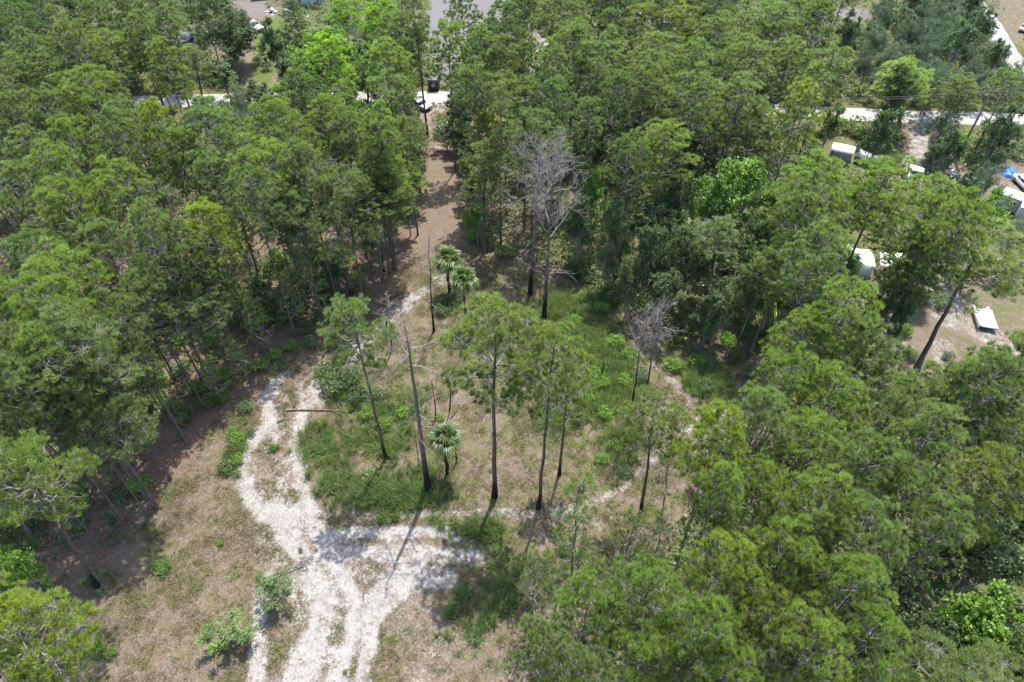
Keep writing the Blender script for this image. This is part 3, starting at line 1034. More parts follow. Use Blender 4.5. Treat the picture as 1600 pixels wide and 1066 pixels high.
hero((678, 518), (667, 362), DEADP[2], 1.9, 'dead_tree', N1, 'thin dead tree with a small twig top left of the two palms', cat='dead tree')
hero((612, 548), (606, 455), DEADP[2], 1.6, 'dead_tree', N1, 'low dead stem with pale twigs beside the sand track at the back', cat='dead tree')
hero((600, 425), (592, 345), DEADP[3], 2.6, 'dead_tree', N1, 'grey leafless small tree on the red straw at the back left of the clearing', cat='dead tree')

# ------------------------------------------------------------------ crowns noted one by one (x, y, width in the photo)
LIST = """
P 25 55 60 d;B 35 85 50 d;P 65 25 52 n;P 112 12 50 d;P 155 42 50 n;P 200 18 60 d;P 250 40 70 n;P 232 75 50 n;
P 118 98 62 n;P 185 100 84 y;P 60 108 50 n;P 100 132 60 n;O 18 118 60 n;O 14 190 66 n;O 12 245 50 n;P 148 168 86 y;P 85 192 70 n;
P 212 212 78 n;P 130 238 66 y;P 184 250 62 n;P 262 232 58 Y;P 338 232 84 n;O 322 185 66 n;O 372 172 56 n;O 395 200 60 n;
B 430 75 44 d;B 500 112 52 n;B 540 98 54 b;O 572 58 56 n;P 612 72 58 n;T 652 42 60 n;B 592 34 44 b;P 616 112 66 y;B 545 150 50 b;B 500 168 56 n;
O 460 132 56 n;O 428 188 76 n;P 700 92 60 y;P 748 92 56 n;P 784 108 60 n;P 700 148 64 n;P 752 158 70 n;P 722 32 54 n;P 520 212 80 y;P 440 228 88 y;
P 590 232 60 y;P 636 226 54 n;P 606 168 74 n;P 700 210 48 n;T 780 198 50 n;B 815 30 46 d;P 872 38 84 n;T 955 60 50 d;P 1030 42 104 o;P 900 98 92 n;P 1024 108 78 n;
P 1118 78 80 n;P 1190 58 96 n;B 1078 18 56 d;B 1132 22 52 d;P 826 104 44 n;P 1082 128 60 n;P 1160 112 86 n;P 860 132 60 n;P 932 128 76 n;P 1150 176 78 n;
P 962 172 60 d;P 1002 158 66 n;P 872 186 70 d;T 822 176 56 n;T 925 205 58 d;P 1040 244 92 y 19;P 1106 196 60 n 16;T 1180 205 60 n 17;P 1222 40 76 n;B 1272 28 66 d;P 1222 112 78 n;
P 1288 122 76 n;P 1262 160 52 n;P 1498 150 60 n 13;P 1572 145 62 n 13;B 1376 212 54 d;O 1472 198 54 n;B 1562 216 60 d;P 1238 196 72 o;B 1296 196 44 o;O 1446 118 60 n;B 1480 238 50 d;
O 30 290 66 g;P 105 288 72 y;P 42 326 80 n;P 200 316 84 y;P 116 344 82 y;P 345 376 78 Y;P 180 412 86 n;P 130 456 104 y;P 246 396 60 n;P 282 408 60 n;O 46 420 76 g;
O 40 478 60 g;P 92 508 104 y;P 20 512 80 y;P 240 476 60 n;P 346 290 72 n;P 298 262 60 n;P 424 284 104 y;P 482 286 74 n;P 584 280 64 n;P 622 298 56 n;P 400 330 76 n;P 465 350 70 n;
P 540 232 66 n;P 330 452 70 n;P 392 440 62 n;P 440 410 66 n;P 290 520 66 n;P 195 520 76 n;P 30 565 84 n;P 96 588 76 y;P 52 628 90 n;P 150 562 60 n;
P 120 650 60 n;P 10 680 60 n;P 182 610 60 n;
B 1160 296 96 L 16;B 1115 312 76 L 15;B 1195 335 64 L 15;B 930 300 50 L 14;P 990 268 60 d;B 1050 330 60 d;B 960 360 56 n;B 905 350 50 d;B 1010 395 60 d;B 1060 405 60 n;O 950 402 44 g;
B 1180 380 60 d;B 1130 470 60 n;B 1185 440 56 d;B 1045 455 60 n;B 985 440 44 n;B 900 262 46 n;
P 1372 312 110 y;P 1440 345 104 y;P 1268 310 100 y;B 1500 300 50 d;B 1535 345 60 b;O 1540 290 56 n;P 1480 378 84 y;B 1400 495 50 n;B 1250 402 54 n;
O 1590 372 60 n;B 1385 470 56 n;B 1260 462 50 d;
P 1300 508 96 y;P 1250 560 92 y;P 1330 568 96 n;P 1205 610 84 y;P 1290 640 110 y;P 1440 640 100 n;P 1520 640 110 n;P 1390 660 100 n;P 1560 590 90 n;P 1180 690 96 n;
P 1120 720 100 Y;P 1170 780 92 y;P 1245 720 110 y;P 1340 740 110 n;P 1440 720 100 n;P 1520 760 110 o;P 1590 700 90 n;P 1100 800 72 y;P 1240 810 110 y;P 1400 810 120 n;P 1320 870 110 n;
P 1120 900 110 Y;P 1210 890 100 y;B 1540 880 130 n;B 1590 800 100 d;B 1480 870 90 n;P 1440 860 90 n;P 1300 950 120 y;P 1180 980 110 o;P 1000 960 120 y;P 920 980 100 y;P 860 1030 90 n;
P 1080 1010 120 y;P 1000 1060 120 y;P 1240 1040 120 y;P 1340 1030 110 y;B 1440 1010 90 n;B 1530 990 130 b;B 1580 1040 110 n;B 1500 1060 110 n;P 1120 1080 110 y;P 900 1080 100 n;
S 870 930 60 y;S 1010 905 60 n;S 985 838 54 n;S 1030 848 50 n;S 945 930 50 n;S 1060 930 60 n;S 905 880 46 n;S 835 905 46 n;
B 650 250 40 n 9;B 645 285 44 b 8;B 636 322 44 n 8;P 648 215 44 n 12;B 728 262 40 n 9;B 738 300 44 n 8;B 745 340 40 b 7;P 660 205 46 y 17;P 690 240 34 n 14;B 375 152 44 n 8;B 405 150 46 n 8;B 440 148 46 b 8;P 625 140 48 n 18;B 710 166 36 n 6;B 640 182 36 n 6;B 505 150 44 n 9;P 470 140 46 n 18;S 250 600 40 y 9;S 300 560 40 y 9;S 350 530 40 n 8;S 400 500 40 y 9;S 455 462 40 y 8;S 205 650 40 n 9;S 485 432 40 y 9;S 330 590 34 y 7;S 375 560 34 y 7;S 170 690 40 n 9;B 310 55 30 n 6;T 262 12 50 d 14;B 335 4 54 d 10;B 300 20 44 d 9;B 462 62 44 n 9;T 462 24 46 d 15;B 448 112 36 n 7;B 240 95 44 d 9;B 430 415 50 b 6;B 465 425 46 n 6;B 490 400 50 n 6;B 520 425 44 d 5;B 575 375 46 n 6;B 605 350 44 b 6;B 400 450 50 n 6;B 370 470 50 b 7;B 345 495 50 n 6;B 320 470 50 n 7;B 430 470 40 n 5;P 320 500 60 y 16;P 270 540 56 n 15;P 225 575 56 n 14;
P 52 1010 150 Y;P 10 965 90 Y;P -20 1060 110 y;B 20 900 70 b;B 15 845 60 n;
"""
CLEARB = gpoly([(350, 600), (400, 570), (480, 520), (580, 470), (645, 400), (668, 340), (676, 240), (706, 240), (712, 340), (735, 385), (800, 400), (900, 450), (1010, 520), (1160, 560), (1190, 640), (1090, 760), (1000, 860), (900, 960),
               (840, 1090), (100, 1090), (60, 1000), (200, 860), (250, 800), (320, 660)])
TONES = dict(n=N1, L=(1.6, 1.75, 0.9), y=(1.10, 1.14, 0.80), Y=(1.34, 1.28, 0.65), d=(0.74, 0.82, 0.85), o=(1.20, 1.06, 0.78), b=(1.35, 1.6, 0.65), g=(1.25, 1.25, 1.25))
KN = dict(P='pine_tree', T='pine_tree', S='pine_sapling', O='scrub_oak', B='broadleaf_tree')
crowns = []   # (px,py,rpx) taken
ix = 0


def place_crown(k, x, y, wpx, tone, hh=None):
    global ix
    ix += 1
    rnd = random.random
    h = hh or {'P': 20 + 4 * rnd(), 'T': 20 + 3 * rnd(), 'S': 9 + 3 * rnd(), 'O': 8 + 2.5 * rnd(), 'B': 11 + 4 * rnd()}[k]
    pr = {'P': PINES, 'T': TALL, 'S': SAPL, 'O': OAKS, 'B': BROAD}[k]
    pr = pr[(ix * 5 + int(x)) % len(pr)]
    cz = h * (0.80 if k in 'PT' else 0.62)
    c = P(x, y, cz)
    h0 = h
    while h > (14 if k in 'PT' else 7) and k in 'PTB' and sdf1(c.x, c.y, CLEARB) < 0.3:
        h -= 0.8
        cz = h * (0.80 if k in 'PT' else 0.62)
        c = P(x, y, cz)
    dep = pix(c)[2]
    if k in 'PTB' and sdf1(c.x, c.y, CLEARB) < 0.3: return
    if k in 'PT' and h < h0 and c.x < 0 and hh is not None and rnd() < 0.6: return
    R = wpx * 0.5 * dep / 1066.7 * 0.98
    base = Vector((c.x, c.y, 0)); base.z = float(gz(c.x, c.y))
    v = 1 + 0.10 * (rnd() - 0.5) * 2
    j = 0.08 * (rnd() - 0.5)
    t = (tone[0] * v * (1 + j), tone[1] * v, tone[2] * v)
    if k == 'O': t = (t[0] * 0.98, t[1] * 0.95, t[2] * 1.35)
    ln = (random.gauss(0, 0.02), random.gauss(0, 0.02))
    put_tree(KN[k], pr, base, h, R, t, KN[k], ln)
    crowns.append((x, y, wpx / 2, c.x, c.y, R, k))


for r in TREES:
    crowns.append((r['px'], r['py'], 0, r['root'].location.x, r['root'].location.y, r['R'], 'P'))
for it in LIST.replace('\n', '').split(';'):
    it = it.split()
    if not it: continue
    place_crown(it[0], float(it[1]), float(it[2]), float(it[3]), TONES[it[4]], float(it[5]) if len(it) > 5 else None)

# ------------------------------------------------------------------ the woods between them
EXCL = [
    [(268, 40), (325, 30), (345, 90), (300, 95)], [(372, 5), (440, 5), (440, 100), (425, 150), (388, 140)],
    [(672, -60), (735, -60), (730, 70), (690, 100), (676, 60)], [(205, 146), (350, 146), (350, 176), (205, 172)],
    [(1195, 160), (1375, 166), (1375, 196), (1195, 186)], [(1485, 170), (1560, 172), (1560, 200), (1485, 200)],
    [(664, 235), (720, 250), (740, 390), (640, 390)], [(1285, 215), (1365, 220), (1365, 265), (1285, 262)],
    [(1412, 195), (1452, 195), (1445, 300), (1408, 300)], [(1500, 255), (1640, 255), (1640, 360), (1555, 345), (1500, 310)],
    [(1312, 385), (1402, 385), (1402, 428), (1312, 425)], [(1440, 462), (1640, 450), (1640, 575), (1400, 575)],
    [(1530, -60), (1700, -60), (1700, 130), (1575, 60)], [(1290, 10), (1350, 10), (1345, 35), (1290, 35)], [(1300, 72), (1345, 80), (1330, 100), (1290, 90)],
    [(650, 150), (690, 150), (690, 180), (650, 180)], [(840, 60), (866, 60), (866, 90), (840, 90)],
    [(672, 110), (700, 110), (690, 140), (672, 140)],
    [(1425, 590), (1450, 590), (1520, 460), (1480, 455)],
    [(1488, 262), (1496, 266), (1536, 175), (1520, 170)],
]
FILL = [
    ([(-70, 90), (250, 110), (430, 180), (650, 200), (655, 320), (600, 345), (520, 420), (420, 480), (400, 540), (300, 570), (200, 610), (170, 680), (60, 700), (-70, 800)], 5.6, 'PPPPPPO', 'nny', 'left'),
    ([(-70, -40), (370, -40), (330, 60), (345, 130), (230, 140), (-70, 140)], 6.0, 'PPPBB', 'nnd', 'backleft'),
    ([(420, 60), (480, -40), (660, -40), (660, 120), (640, 200), (430, 190), (410, 110)], 5.6, 'PBBO', 'nnb', 'backmid'),
    ([(700, 100), (740, 30), (850, -40), (1330, -40), (1300, 160), (1200, 230), (1000, 260), (900, 220), (720, 260), (700, 180)], 6.0, 'PPPTB', 'nnd', 'backright'),
    ([(1300, 50), (1380, 10), (1400, -30), (1500, -30), (1540, 30), (1575, 110), (1620, 150), (1440, 165), (1330, 140)], 4.8, 'OOOB', 'ndd', 'thicket'),
    ([(1440, 170), (1640, 170), (1640, 240), (1500, 260), (1440, 260)], 5.0, 'BOO', 'nd', 'yardright'),
    ([(1180, 230), (1290, 260), (1400, 300), (1480, 340), (1580, 360), (1640, 400), (1440, 430), (1420, 470), (1300, 460), (1200, 420)], 5.4, 'PPBB', 'nny', 'right'),
    ([(900, 250), (1200, 250), (1220, 460), (1110, 500), (990, 440), (930, 390)], 4.4, 'B', 'nnd', 'northeast'),
    ([(1080, 690), (1150, 620), (1180, 520), (1340, 500), (1400, 590), (1660, 570), (1660, 1130), (820, 1130), (850, 1010), (980, 940), (1080, 880)], 5.6, 'PPPPB', 'nyyo', 'lowerright'),
    ([(1480, 800), (1680, 760), (1680, 1120), (1480, 1120)], 5.0, 'BBBP', 'nnb', 'corner'),
    ([(1180, 190), (1400, 200), (1640, 190), (1640, 330), (1480, 330), (1300, 290), (1180, 250)], 4.2, 'BBO', 'nnb', 'yardtrees'),
    ([(650, 60), (1330, -40), (1330, 150), (1180, 240), (900, 240), (700, 240)], 4.4, 'B', 'nd', 'backlow'),
    ([(-70, -40), (420, -40), (380, 120), (-70, 300)], 4.6, 'BO', 'nd', 'leftlow'),
]
rf = random.Random(5)
for poly, sp, kinds, tn, zn in FILL:
    xs = [p[0] for p in poly]; ys = [p[1] for p in poly]
    wp = gpoly_c = [tuple(P(px, py, 16 if zn not in ('thicket',) else 6)[:2]) for px, py in poly]
    x0, x1 = min(q[0] for q in wp), max(q[0] for q in wp); y0, y1 = min(q[1] for q in wp), max(q[1] for q in wp)
    tries = int((x1 - x0) * (y1 - y0) / 1.2)
    for _ in range(tries):
        k = rf.choice(kinds)
        h = {'P': 17 + 6 * rf.random(), 'T': 21, 'O': 6 + 3.5 * rf.random(), 'B': (5 + 3 * rf.random()) if zn in ('yardtrees', 'backlow', 'leftlow') else 8 + 5 * rf.random()}[k]
        wx, wy = rf.uniform(x0, x1), rf.uniform(y0, y1)
        cz = h * (0.80 if k in 'PT' else 0.62)
        px, py, dep = pix((wx, wy, cz))
        if not (-90 < px < 1690 and -50 < py < 1130): continue
        if sdf1(px, py, poly) > 0: continue
        R = sp * rf.uniform(0.44, 0.60)
        rp = R * 1066.7 / dep
        bad = False
        for e in EXCL:
            d = sdf1(px, py, e)
            if d < rp * 0.95: bad = True; break
        if bad: continue
        bx_, by_, _d = pix((wx, wy, 0))
        if any(sdf1(bx_, by_, e) < 0 for e in EXCL): continue
        if zn == 'left' and py > 440 and rf.random() < 0.35: continue
        for c in crowns:
            need = sp * 0.92 if c[6] in 'PT' and k in 'PT' else sp * (0.55 if 'low' in zn and c[6] in 'PT' else 0.78)
            if (c[3] - wx) ** 2 + (c[4] - wy) ** 2 < need * need: bad = True; break
        if bad: continue
        place_crown(k, px, py, 2 * rp, TONES[rf.choice(tn)], h)


# palms
palm(P(728, 505), 6.8, 'bright full-headed cabbage palm at the back of the clearing, right of the pair', 26, 1.0, tone=(0.75, 0.76, 0.62))
palm(P(702, 456), 5.2, 'cabbage palm with dead skirt behind the grey twigs, left one of the pair', 22, 1.0, tone=(0.62, 0.66, 0.45), skirt=16)
palm(P(699, 740), 5.6, 'small cabbage palm with dark trunk in front middle of the clearing', 18, 0.95, tone=(0.52, 0.60, 0.5), skirt=12)
PL = [((482, 118), 6.5, 'pale-headed cabbage palm in the trees right of the grassy drive', 1.25, (1.25, 1.1, 1.1)),
      ((1288, 470), 6.0, 'dark cabbage palm just left of the mobile home', 1.5, (0.9, 0.95, 0.95)),
      ((1418, 470), 5.0, 'cabbage palm beside the white carport', 1.4, (1.1, 1.05, 0.85)),
      ((1188, 520), 4.6, 'cabbage palm at the front edge of the dark woods right of the small pine', 1.4, (1.1, 1.1, 0.8)),
      ((800, 62), 5.0, 'palm with yellowing fronds beside the gravel lot at the back', 1.5, (1.2, 1.05, 0.6)),
      ((1385, 1110), 7.0, 'yellowing palm at the bottom edge of the photo among the pines', 1.1, (1.7, 1.35, 0.6)),
      ((1395, 800), 14.0, 'tall palm head poking between pine crowns at lower right', 1.0, (1.0, 1.05, 0.8)),
      ((1045, 420), 7.0, 'grey-green palm in the dark woods behind the twin dead trees', 1.2, (0.85, 0.9, 1.0))]
for bp, h, lb, s, tn in PL:
    b = P(*bp)
    palm(b, h, lb, 20, s, tone=tn, skirt=5, charred=False)


# ------------------------------------------------------------------ shrubs that stand alone
SH = []


def shrub(px, py, R, kind, tone, label=None):
    b = P(px, py); b.z = float(gz(b.x, b.y))
    if kind == 'm':
        o = ob('saw_palmetto', PALMETTO[len(SH) % 3], loc=b, rot=(0, 0, random.uniform(0, 6.28)), sc=(R, R, R))
        o.color = (*tone, 1)
        cat = 'palmetto'
    else:
        o = ob('green_shrub', None, loc=b)
        cr, st = BUSH[len(SH) % 3]
        rz = random.uniform(0, 6.28)
        c = ob('foliage', cr, o, rot=(0, 0, rz), sc=(R, R, R * 0.9)); c.color = (*tone, 1)
        tag(ob('stems', st, o, rot=(0, 0, rz), sc=(R, R, R * 0.9)), kind='stuff')
        cat = 'shrub'
    SH.append(dict(root=o, px=px, py=py, kind='saw_palmetto' if kind == 'm' else 'green_shrub', label=label, cat=cat))
    return o


SHR = """b 222 762 1.1 b;b 195 775 .8 n;m 138 912 .7 y;m 162 900 .5 y;m 160 925 .4 y;b 132 1018 .6 b;b 156 1016 .7 b;b 175 1022 .5 b;b 60 925 .8 n;b 40 930 .6 n;m 175 835 .5 n;
m 340 560 1.0 y;m 322 578 .9 n;m 255 625 1.1 Y;m 232 600 .9 n;b 300 640 .9 n;b 350 625 .9 y;b 330 632 .9 y;b 205 690 .9 n;b 186 710 .9 n;m 150 720 .8 n;b 128 770 .9 n;b 88 780 1.0 n;
b 60 815 1.1 n;b 25 838 1.2 b;b 10 870 1.2 b;b 45 862 1.0 b;b 5 905 1.1 b;b 8 940 1 n;m 120 830 .7 n;b 375 690 .8 b;b 365 680 .7 b;b 392 678 .6 n;b 430 560 .9 b;b 455 545 .8 b;b 440 575 .8 n;b 485 540 .9 n;
b 525 610 1.5 n;b 510 590 1.4 n;b 545 600 1.4 d;b 560 625 1.2 d;b 530 580 1.2 n;m 320 500 1.0 Y;m 345 510 .9 Y;m 355 480 .9 n;m 300 490 .9 y;b 420 500 1.2 b;b 400 480 1.2 b;b 430 470 1.1 b;b 500 500 1 n;b 480 520 .8 n;
b 455 440 1.3 b;b 520 440 1.1 n;b 500 470 .9 d;b 740 375 1.2 b;b 765 385 1.2 n;b 735 350 1.3 b;b 790 400 1.3 y;b 700 480 .9 d;b 715 470 1.0 n;b 690 490 .9 n;b 610 350 1.2 b;
b 940 600 1.0 b;b 925 590 1.0 b;b 905 575 1.0 b;b 950 575 .8 n;b 860 600 .8 b;b 845 615 .8 n;m 880 545 .9 b;b 1120 500 1.2 b;b 1165 525 1.1 n;b 1090 510 1.1 n;b 1135 540 1.1 b;m 1075 520 1.1 y;m 1090 505 1.0 Y;
m 1060 535 .9 Y;b 960 470 1.1 n;b 940 485 1.0 b;b 1010 490 1.2 n;b 1040 480 1.2 n;b 920 440 1.3 d;b 895 430 1.3 d;b 955 430 1.3 n;b 1150 560 1.0 n;b 1170 590 1.1 n;m 1200 520 1.1 Y;m 1185 545 1.1 y;
b 1515 575 1.1 b;b 1545 572 1.2 b;b 1575 578 1.2 b;b 1605 570 1.3 n;b 1480 560 .7 n;b 1390 530 1.2 n;b 1360 520 1.3 n;b 1470 480 1.2 g;b 1440 470 1.2 n;b 1410 520 1.0 b;b 1530 335 1.6 b;b 1555 345 1.5 b;b 1500 330 1.4 n;
b 1480 300 1.6 d;b 1510 320 1.5 n;m 1410 548 .9 y;b 1420 560 .8 n;b 1300 200 1.6 b;b 1320 205 1.5 o;b 1350 255 1.2 n;b 1370 240 1.6 d;b 1390 260 1.4 d;b 1285 265 1.4 n;b 240 168 1.1 y;b 270 175 1.1 o;b 300 180 1.1 n;b 405 100 1.2 n;
b 418 110 1.2 d;b 410 85 .9 n;b 295 80 1.2 b;b 312 92 .9 y;b 250 880 .5 y;b 258 888 .6 b;b 345 850 .3 b;b 352 1010 .6 b;b 470 860 .25 y;b 540 1050 .2 y;m 584 745 .9 g;b 688 655 .5 b;b 350 470 1.4 b;b 375 500 1.3 n;b 395 515 1.2 b;b 300 520 1.3 n;b 275 545 1.2 b;b 330 540 1.2 b;b 285 585 1.2 n;b 250 600 1.1 b;b 310 610 1 b;m 265 640 1 y;m 290 660 .9 y;
b 225 640 1.2 n;b 160 690 1.2 b;b 110 700 1.3 n;b 70 740 1.3 b;b 180 660 1.2 n;b 410 460 1.3 b;b 440 500 1.2 n;b 465 495 1.1 b;b 500 455 1.2 b;b 530 470 1.1 n;b 560 440 1 b;b 355 590 1 b;b 390 580 .9 n;b 410 575 .9 b;
b 385 640 .8 n;b 372 720 .7 b;b 356 735 .8 n;b 870 520 1 b;b 895 505 .9 b;b 960 540 1.1 b;b 985 560 1 b;b 1000 590 1 n;b 975 600 .9 b;b 870 580 1 b;b 915 625 .9 b;b 945 650 .9 b;b 905 660 .8 n;b 1050 575 1 b;b 1085 570 1 b;b 1100 610 1 n;
b 1010 690 .8 n;b 960 700 .8 b;b 975 740 .7 n;b 940 720 .7 b;b 630 650 .8 b;b 600 665 .8 b;b 655 625 .7 n;b 590 620 .9 n;b 575 650 .8 b;b 780 480 .9 n;b 800 490 .8 b;b 745 470 .9 n;b 735 500 .8 b;b 765 520 .7 n;
b 1455 255 1.5 n;b 1470 235 1.6 b;b 1500 225 1.5 b;b 1530 235 1.6 n;b 1560 240 1.6 n;b 1590 245 1.6 n;b 1545 215 1.4 o;b 1580 210 1.5 n;
b 1400 225 1.3 n;b 1460 270 1.3 n;b 1520 255 1.4 n;b 1548 258 1.3 n;b 1395 245 1.3 n;b 1250 215 1.5 o;b 1270 225 1.4 y;b 1260 245 1.4 n;b 1340 215 1.4 o;b 1365 222 1.4 n;b 880 860 .7 n;b 905 875 .8 b;b 960 905 .8 n;b 1000 870 .8 b;b 1025 885 .8 n"""
SHR = SHR.replace('\n', '')
for it in SHR.split(';'):
    k, x, y, R, t = it.split()
    tn = TONES[t]
    shrub(float(x), float(y), float(R), k, tuple(a * (1.05 if t != 'd' else 0.9) for a in tn))

# small leafy trees in the foreground
def small_tree(bp, h, R, proto, tone, label):
    b = P(*bp); b.z = float(gz(b.x, b.y))
    put_tree('small_tree', proto, b, h, R, tone, 'small_tree', (0, 0), None, None, label)


small_tree((438, 935), 3.9, 2.0, SMALL[0], (1.15, 1.25, 1.0), 'small round green tree on the white sand at lower left, dark shadow below it')
small_tree((365, 1003), 3.3, 2.1, SMALL[1], (1.45, 1.5, 1.05), 'small sparse pale green tree at the bottom left of the sand track')


# ------------------------------------------------------------------ snags, poles and fallen wood
def stick(name, pts, r0, r1, mat, label, cat, group=None, n=6, twigs=0):
    pts = np.array(pts, float)
    rng = np.random.default_rng(int(abs(pts[0][0] * 91)) + 3)
    V, F = tube(pts, np.linspace(r0, r1, len(pts)), n)
    parts = [(V, F)]
    for i in range(twigs):
        t = rng.uniform(0.3, 1)
        p = pts[0] * (1 - t) + pts[-1] * t
        d = rng.normal(size=3) * 0.5
        parts.append(segs(p[None], (p + d)[None], r1 * 0.5, 0.006, 3))
    V, F = join(parts)
    o0 = pts[0].copy()
    me = mesh(name, V - o0, F, mat, None, True)
    o = ob(name, me, loc=o0)
    return tag(o, label, cat, group)


def snag(bp, h, r, label, lean=(0, 0), mat='char', twigs=3):
    b = P(*bp)
    pts = [(b.x + lean[0] * t + 0.05 * math.sin(t * 5), b.y + lean[1] * t, -0.2 + (h + 0.2) * t) for t in np.linspace(0, 1, 6)]
    stick('snag', pts, r, r * 0.45, M[mat], label, 'snag', 'charred snags in the clearing', 6, twigs)


snag((681, 652), 6.0, 0.09, 'thin charred pole left of the white leaning pole', (0.1, 0), 'char', 2)
snag((702, 640), 4.6, 0.10, 'short charred pole directly beside the white leaning pole', (0.5, 0), 'char', 1)
snag((713, 722), 4.6, 0.09, 'charred thin pole just right of the small palm', (0, 0), 'char', 3)
snag((672, 700), 3.5, 0.07, 'broken leaning charred stick left of the small palm', (1.6, 0.6), 'char', 1)
snag((937, 592), 2.9, 0.12, 'short black stump pole among bright leaves right of centre', (0.3, 0), 'char', 0)
snag((846, 500), 6.5, 0.07, 'thin bare pole standing left of the largest dead tree', (0.2, 0), 'deadchar', 2)
snag((603, 528), 3.6, 0.18, 'curved thick charred stump with leaning top by the sand track', (0.5, 0.4), 'char', 2)
snag((975, 640), 1.6, 0.09, 'short black stump at the foot of the twin dead trees', (0.1, 0), 'char', 2)
snag((1030, 635), 3.8, 0.05, 'thin brown pole right of the twin dead trees', (0.7, 0), 'deadchar', 4)
snag((931, 892), 5.2, 0.06, 'leftmost thin bare pole in the young pines below the path', (0.5, 0), 'deadchar', 1)
snag((951, 885), 4.0, 0.05, 'middle thin bare pole in the young pines below the path', (0.3, 0), 'deadchar', 1)
snag((963, 873), 5.0, 0.05, 'rightmost thin bare pole in the young pines below the path', (0.6, 0), 'deadchar', 1)
b = P(703, 655); t = P(718, 606, 2.6)
stick('leaning_pole', [b, (b + t) / 2 + Vector((0, 0, 0.1)), t], 0.09, 0.06, M['dead'], 'white bleached pole leaning between charred snags in the clearing', 'pole')
# slim stems of the left stand, seen below its crowns
rs = random.Random(3)
EX = [(205, 735), (232, 700), (190, 745), (150, 760), (262, 660), (300, 610), (318, 600), (338, 590), (330, 560), (372, 560), (398, 540), (465, 478), (480, 470), (496, 470), (420, 505), (130, 745), (112, 738), (98, 730), (120, 720), (176, 700), (240, 640), (285, 620)]
for i, (x, y) in enumerate(EX):
    b = P(x, y); b.z = float(gz(b.x, b.y))
    h = rs.uniform(13, 18)
    put_tree('pine_tree', PINES[i % 8] if i % 3 else TALL[i % 3], b, h, rs.uniform(1.3, 2.1), N1, 'pine_tree', (rs.gauss(0, 0.03), 0))


def log(p0, p1, r, label, mat='log', z=None, twigs=3, bend=0.1):
    a = P(*p0); c = P(*p1)
    z0 = z or r
    a.z = float(gz(a.x, a.y)) + z0; c.z = float(gz(c.x, c.y)) + z0
    pts = [a.lerp(c, t) + Vector((0, bend * math.sin(t * 3.1), 0)) for t in np.linspace(0, 1, 6)]
    stick('fallen_log', pts, r, r * 0.5, M[mat], label, 'log', 'fallen trunks and branches', 6, twigs)


log((447, 641), (540, 643), 0.13, 'long brown fallen trunk lying across the sand track', twigs=1)
log((433, 660), (449, 655), 0.10, 'short brown log just below the long trunk on the sand track', twigs=0)
log((242, 760), (267, 735), 0.06, 'pale bare stick lying on red straw at left')
log((275, 628), (355, 605), 0.10, 'long grey fallen branch in the palmettos at left', 'dead', 0.5, 6)
log((218, 676), (245, 680), 0.09, 'short grey log on the straw under the left stand', 'dead')
log((795, 1064), (838, 972), 0.11, 'long pale fallen trunk slanting at the bottom of the photo', twigs=2)
log((222, 827), (228, 817), 0.09, 'small dark burnt log on the bare soil at lower left', 'char', twigs=2)
log((166, 903), (184, 900), 0.05, 'small curved dark twig by the foot of the leaning lower left pine', 'char', twigs=1, bend=0.4)
log((590, 742), (625, 748), 0.05, 'pale brush stick in the green grass left of the tall dead pine', 'dead', twigs=5)
log((425, 905), (482, 883), 0.07, 'grey branch lying by the brush heap on the sand', 'dead', twigs=6)
log((567, 935), (570, 912), 0.04, 'thin bent twig on white sand right of the small tree', 'char', twigs=1)
log((592, 1036), (603, 1040), 0.04, 'short pale twig on the sand near the bottom', 'log', twigs=0)
log((1130, 890), (1190, 915), 0.10, 'bare curved limb lying on the pine crowns' if False else 'fallen grey limb under the pines at lower middle right', 'dead', 0.6, 8)
log((700, 712), (716, 716), 0.08, 'charred log at the foot of the small palm', 'char', twigs=2)
log((360, 562), (405, 575), 0.08, 'grey fallen trunk in the shade beside the left stand', 'dead', 0.4, 5)


def brush_heap(px, py, R, n, label, mat):
    b = P(px, py)
    rng = np.random.default_rng(int(px))
    A = rng.normal(size=(n, 3)) * R * 0.4; A[:, 2] = np.abs(A[:, 2]) * 0.35
    D = nrm(rng.normal(size=(n, 3)) * np.array([1, 1, 0.25])) * rng.uniform(0.4, 1.1, (n, 1)) * R * 0.6
    B = A + D; B[:, 2] = np.maximum(B[:, 2], 0.0)
    V, F = segs(A, B, 0.035, 0.012, 4)
    tag(ob('brush_heap', mesh('brush_heap', V, F, M[mat]), loc=b), label, 'brush heap')


brush_heap(474, 880, 1.1, 70, 'grey heap of dead branches on the sand right of the small tree', 'dead')
brush_heap(1398, 550, 2.6, 260, 'dark tangle of dead branches at the left of the sandy yard', 'barkgrey')
brush_heap(610, 752, 0.9, 40, 'pale dead twigs lying in the green grass', 'dead')
brush_heap(1010, 640, 1.6, 60, 'thin grey dead stems around the twin dead trees', 'barkgrey')

# ------------------------------------------------------------------ grasses (nobody could count them)
def scatter(n, poly_fn, seed):
    rng = np.random.default_rng(seed)
    x0, x1, y0, y1 = -48, 60, 16, 92
    out = []
    tot = 0
    while tot < n:
        m = 60000
        x = rng.uniform(x0, x1, m); y = rng.uniform(y0, y1, m)
        dep = S2 * y + S2 * H
        px = 800 + 1066.7 * x / dep
        ok = (px > -40) & (px < 1640)
        x, y = x[ok], y[ok]
        p = poly_fn(x, y)
        k = rng.random(len(x)) < p
        out.append(np.stack([x[k], y[k]], 1)); tot += k.sum()
        if len(out) > 12: break
    return np.concatenate(out)[:n]


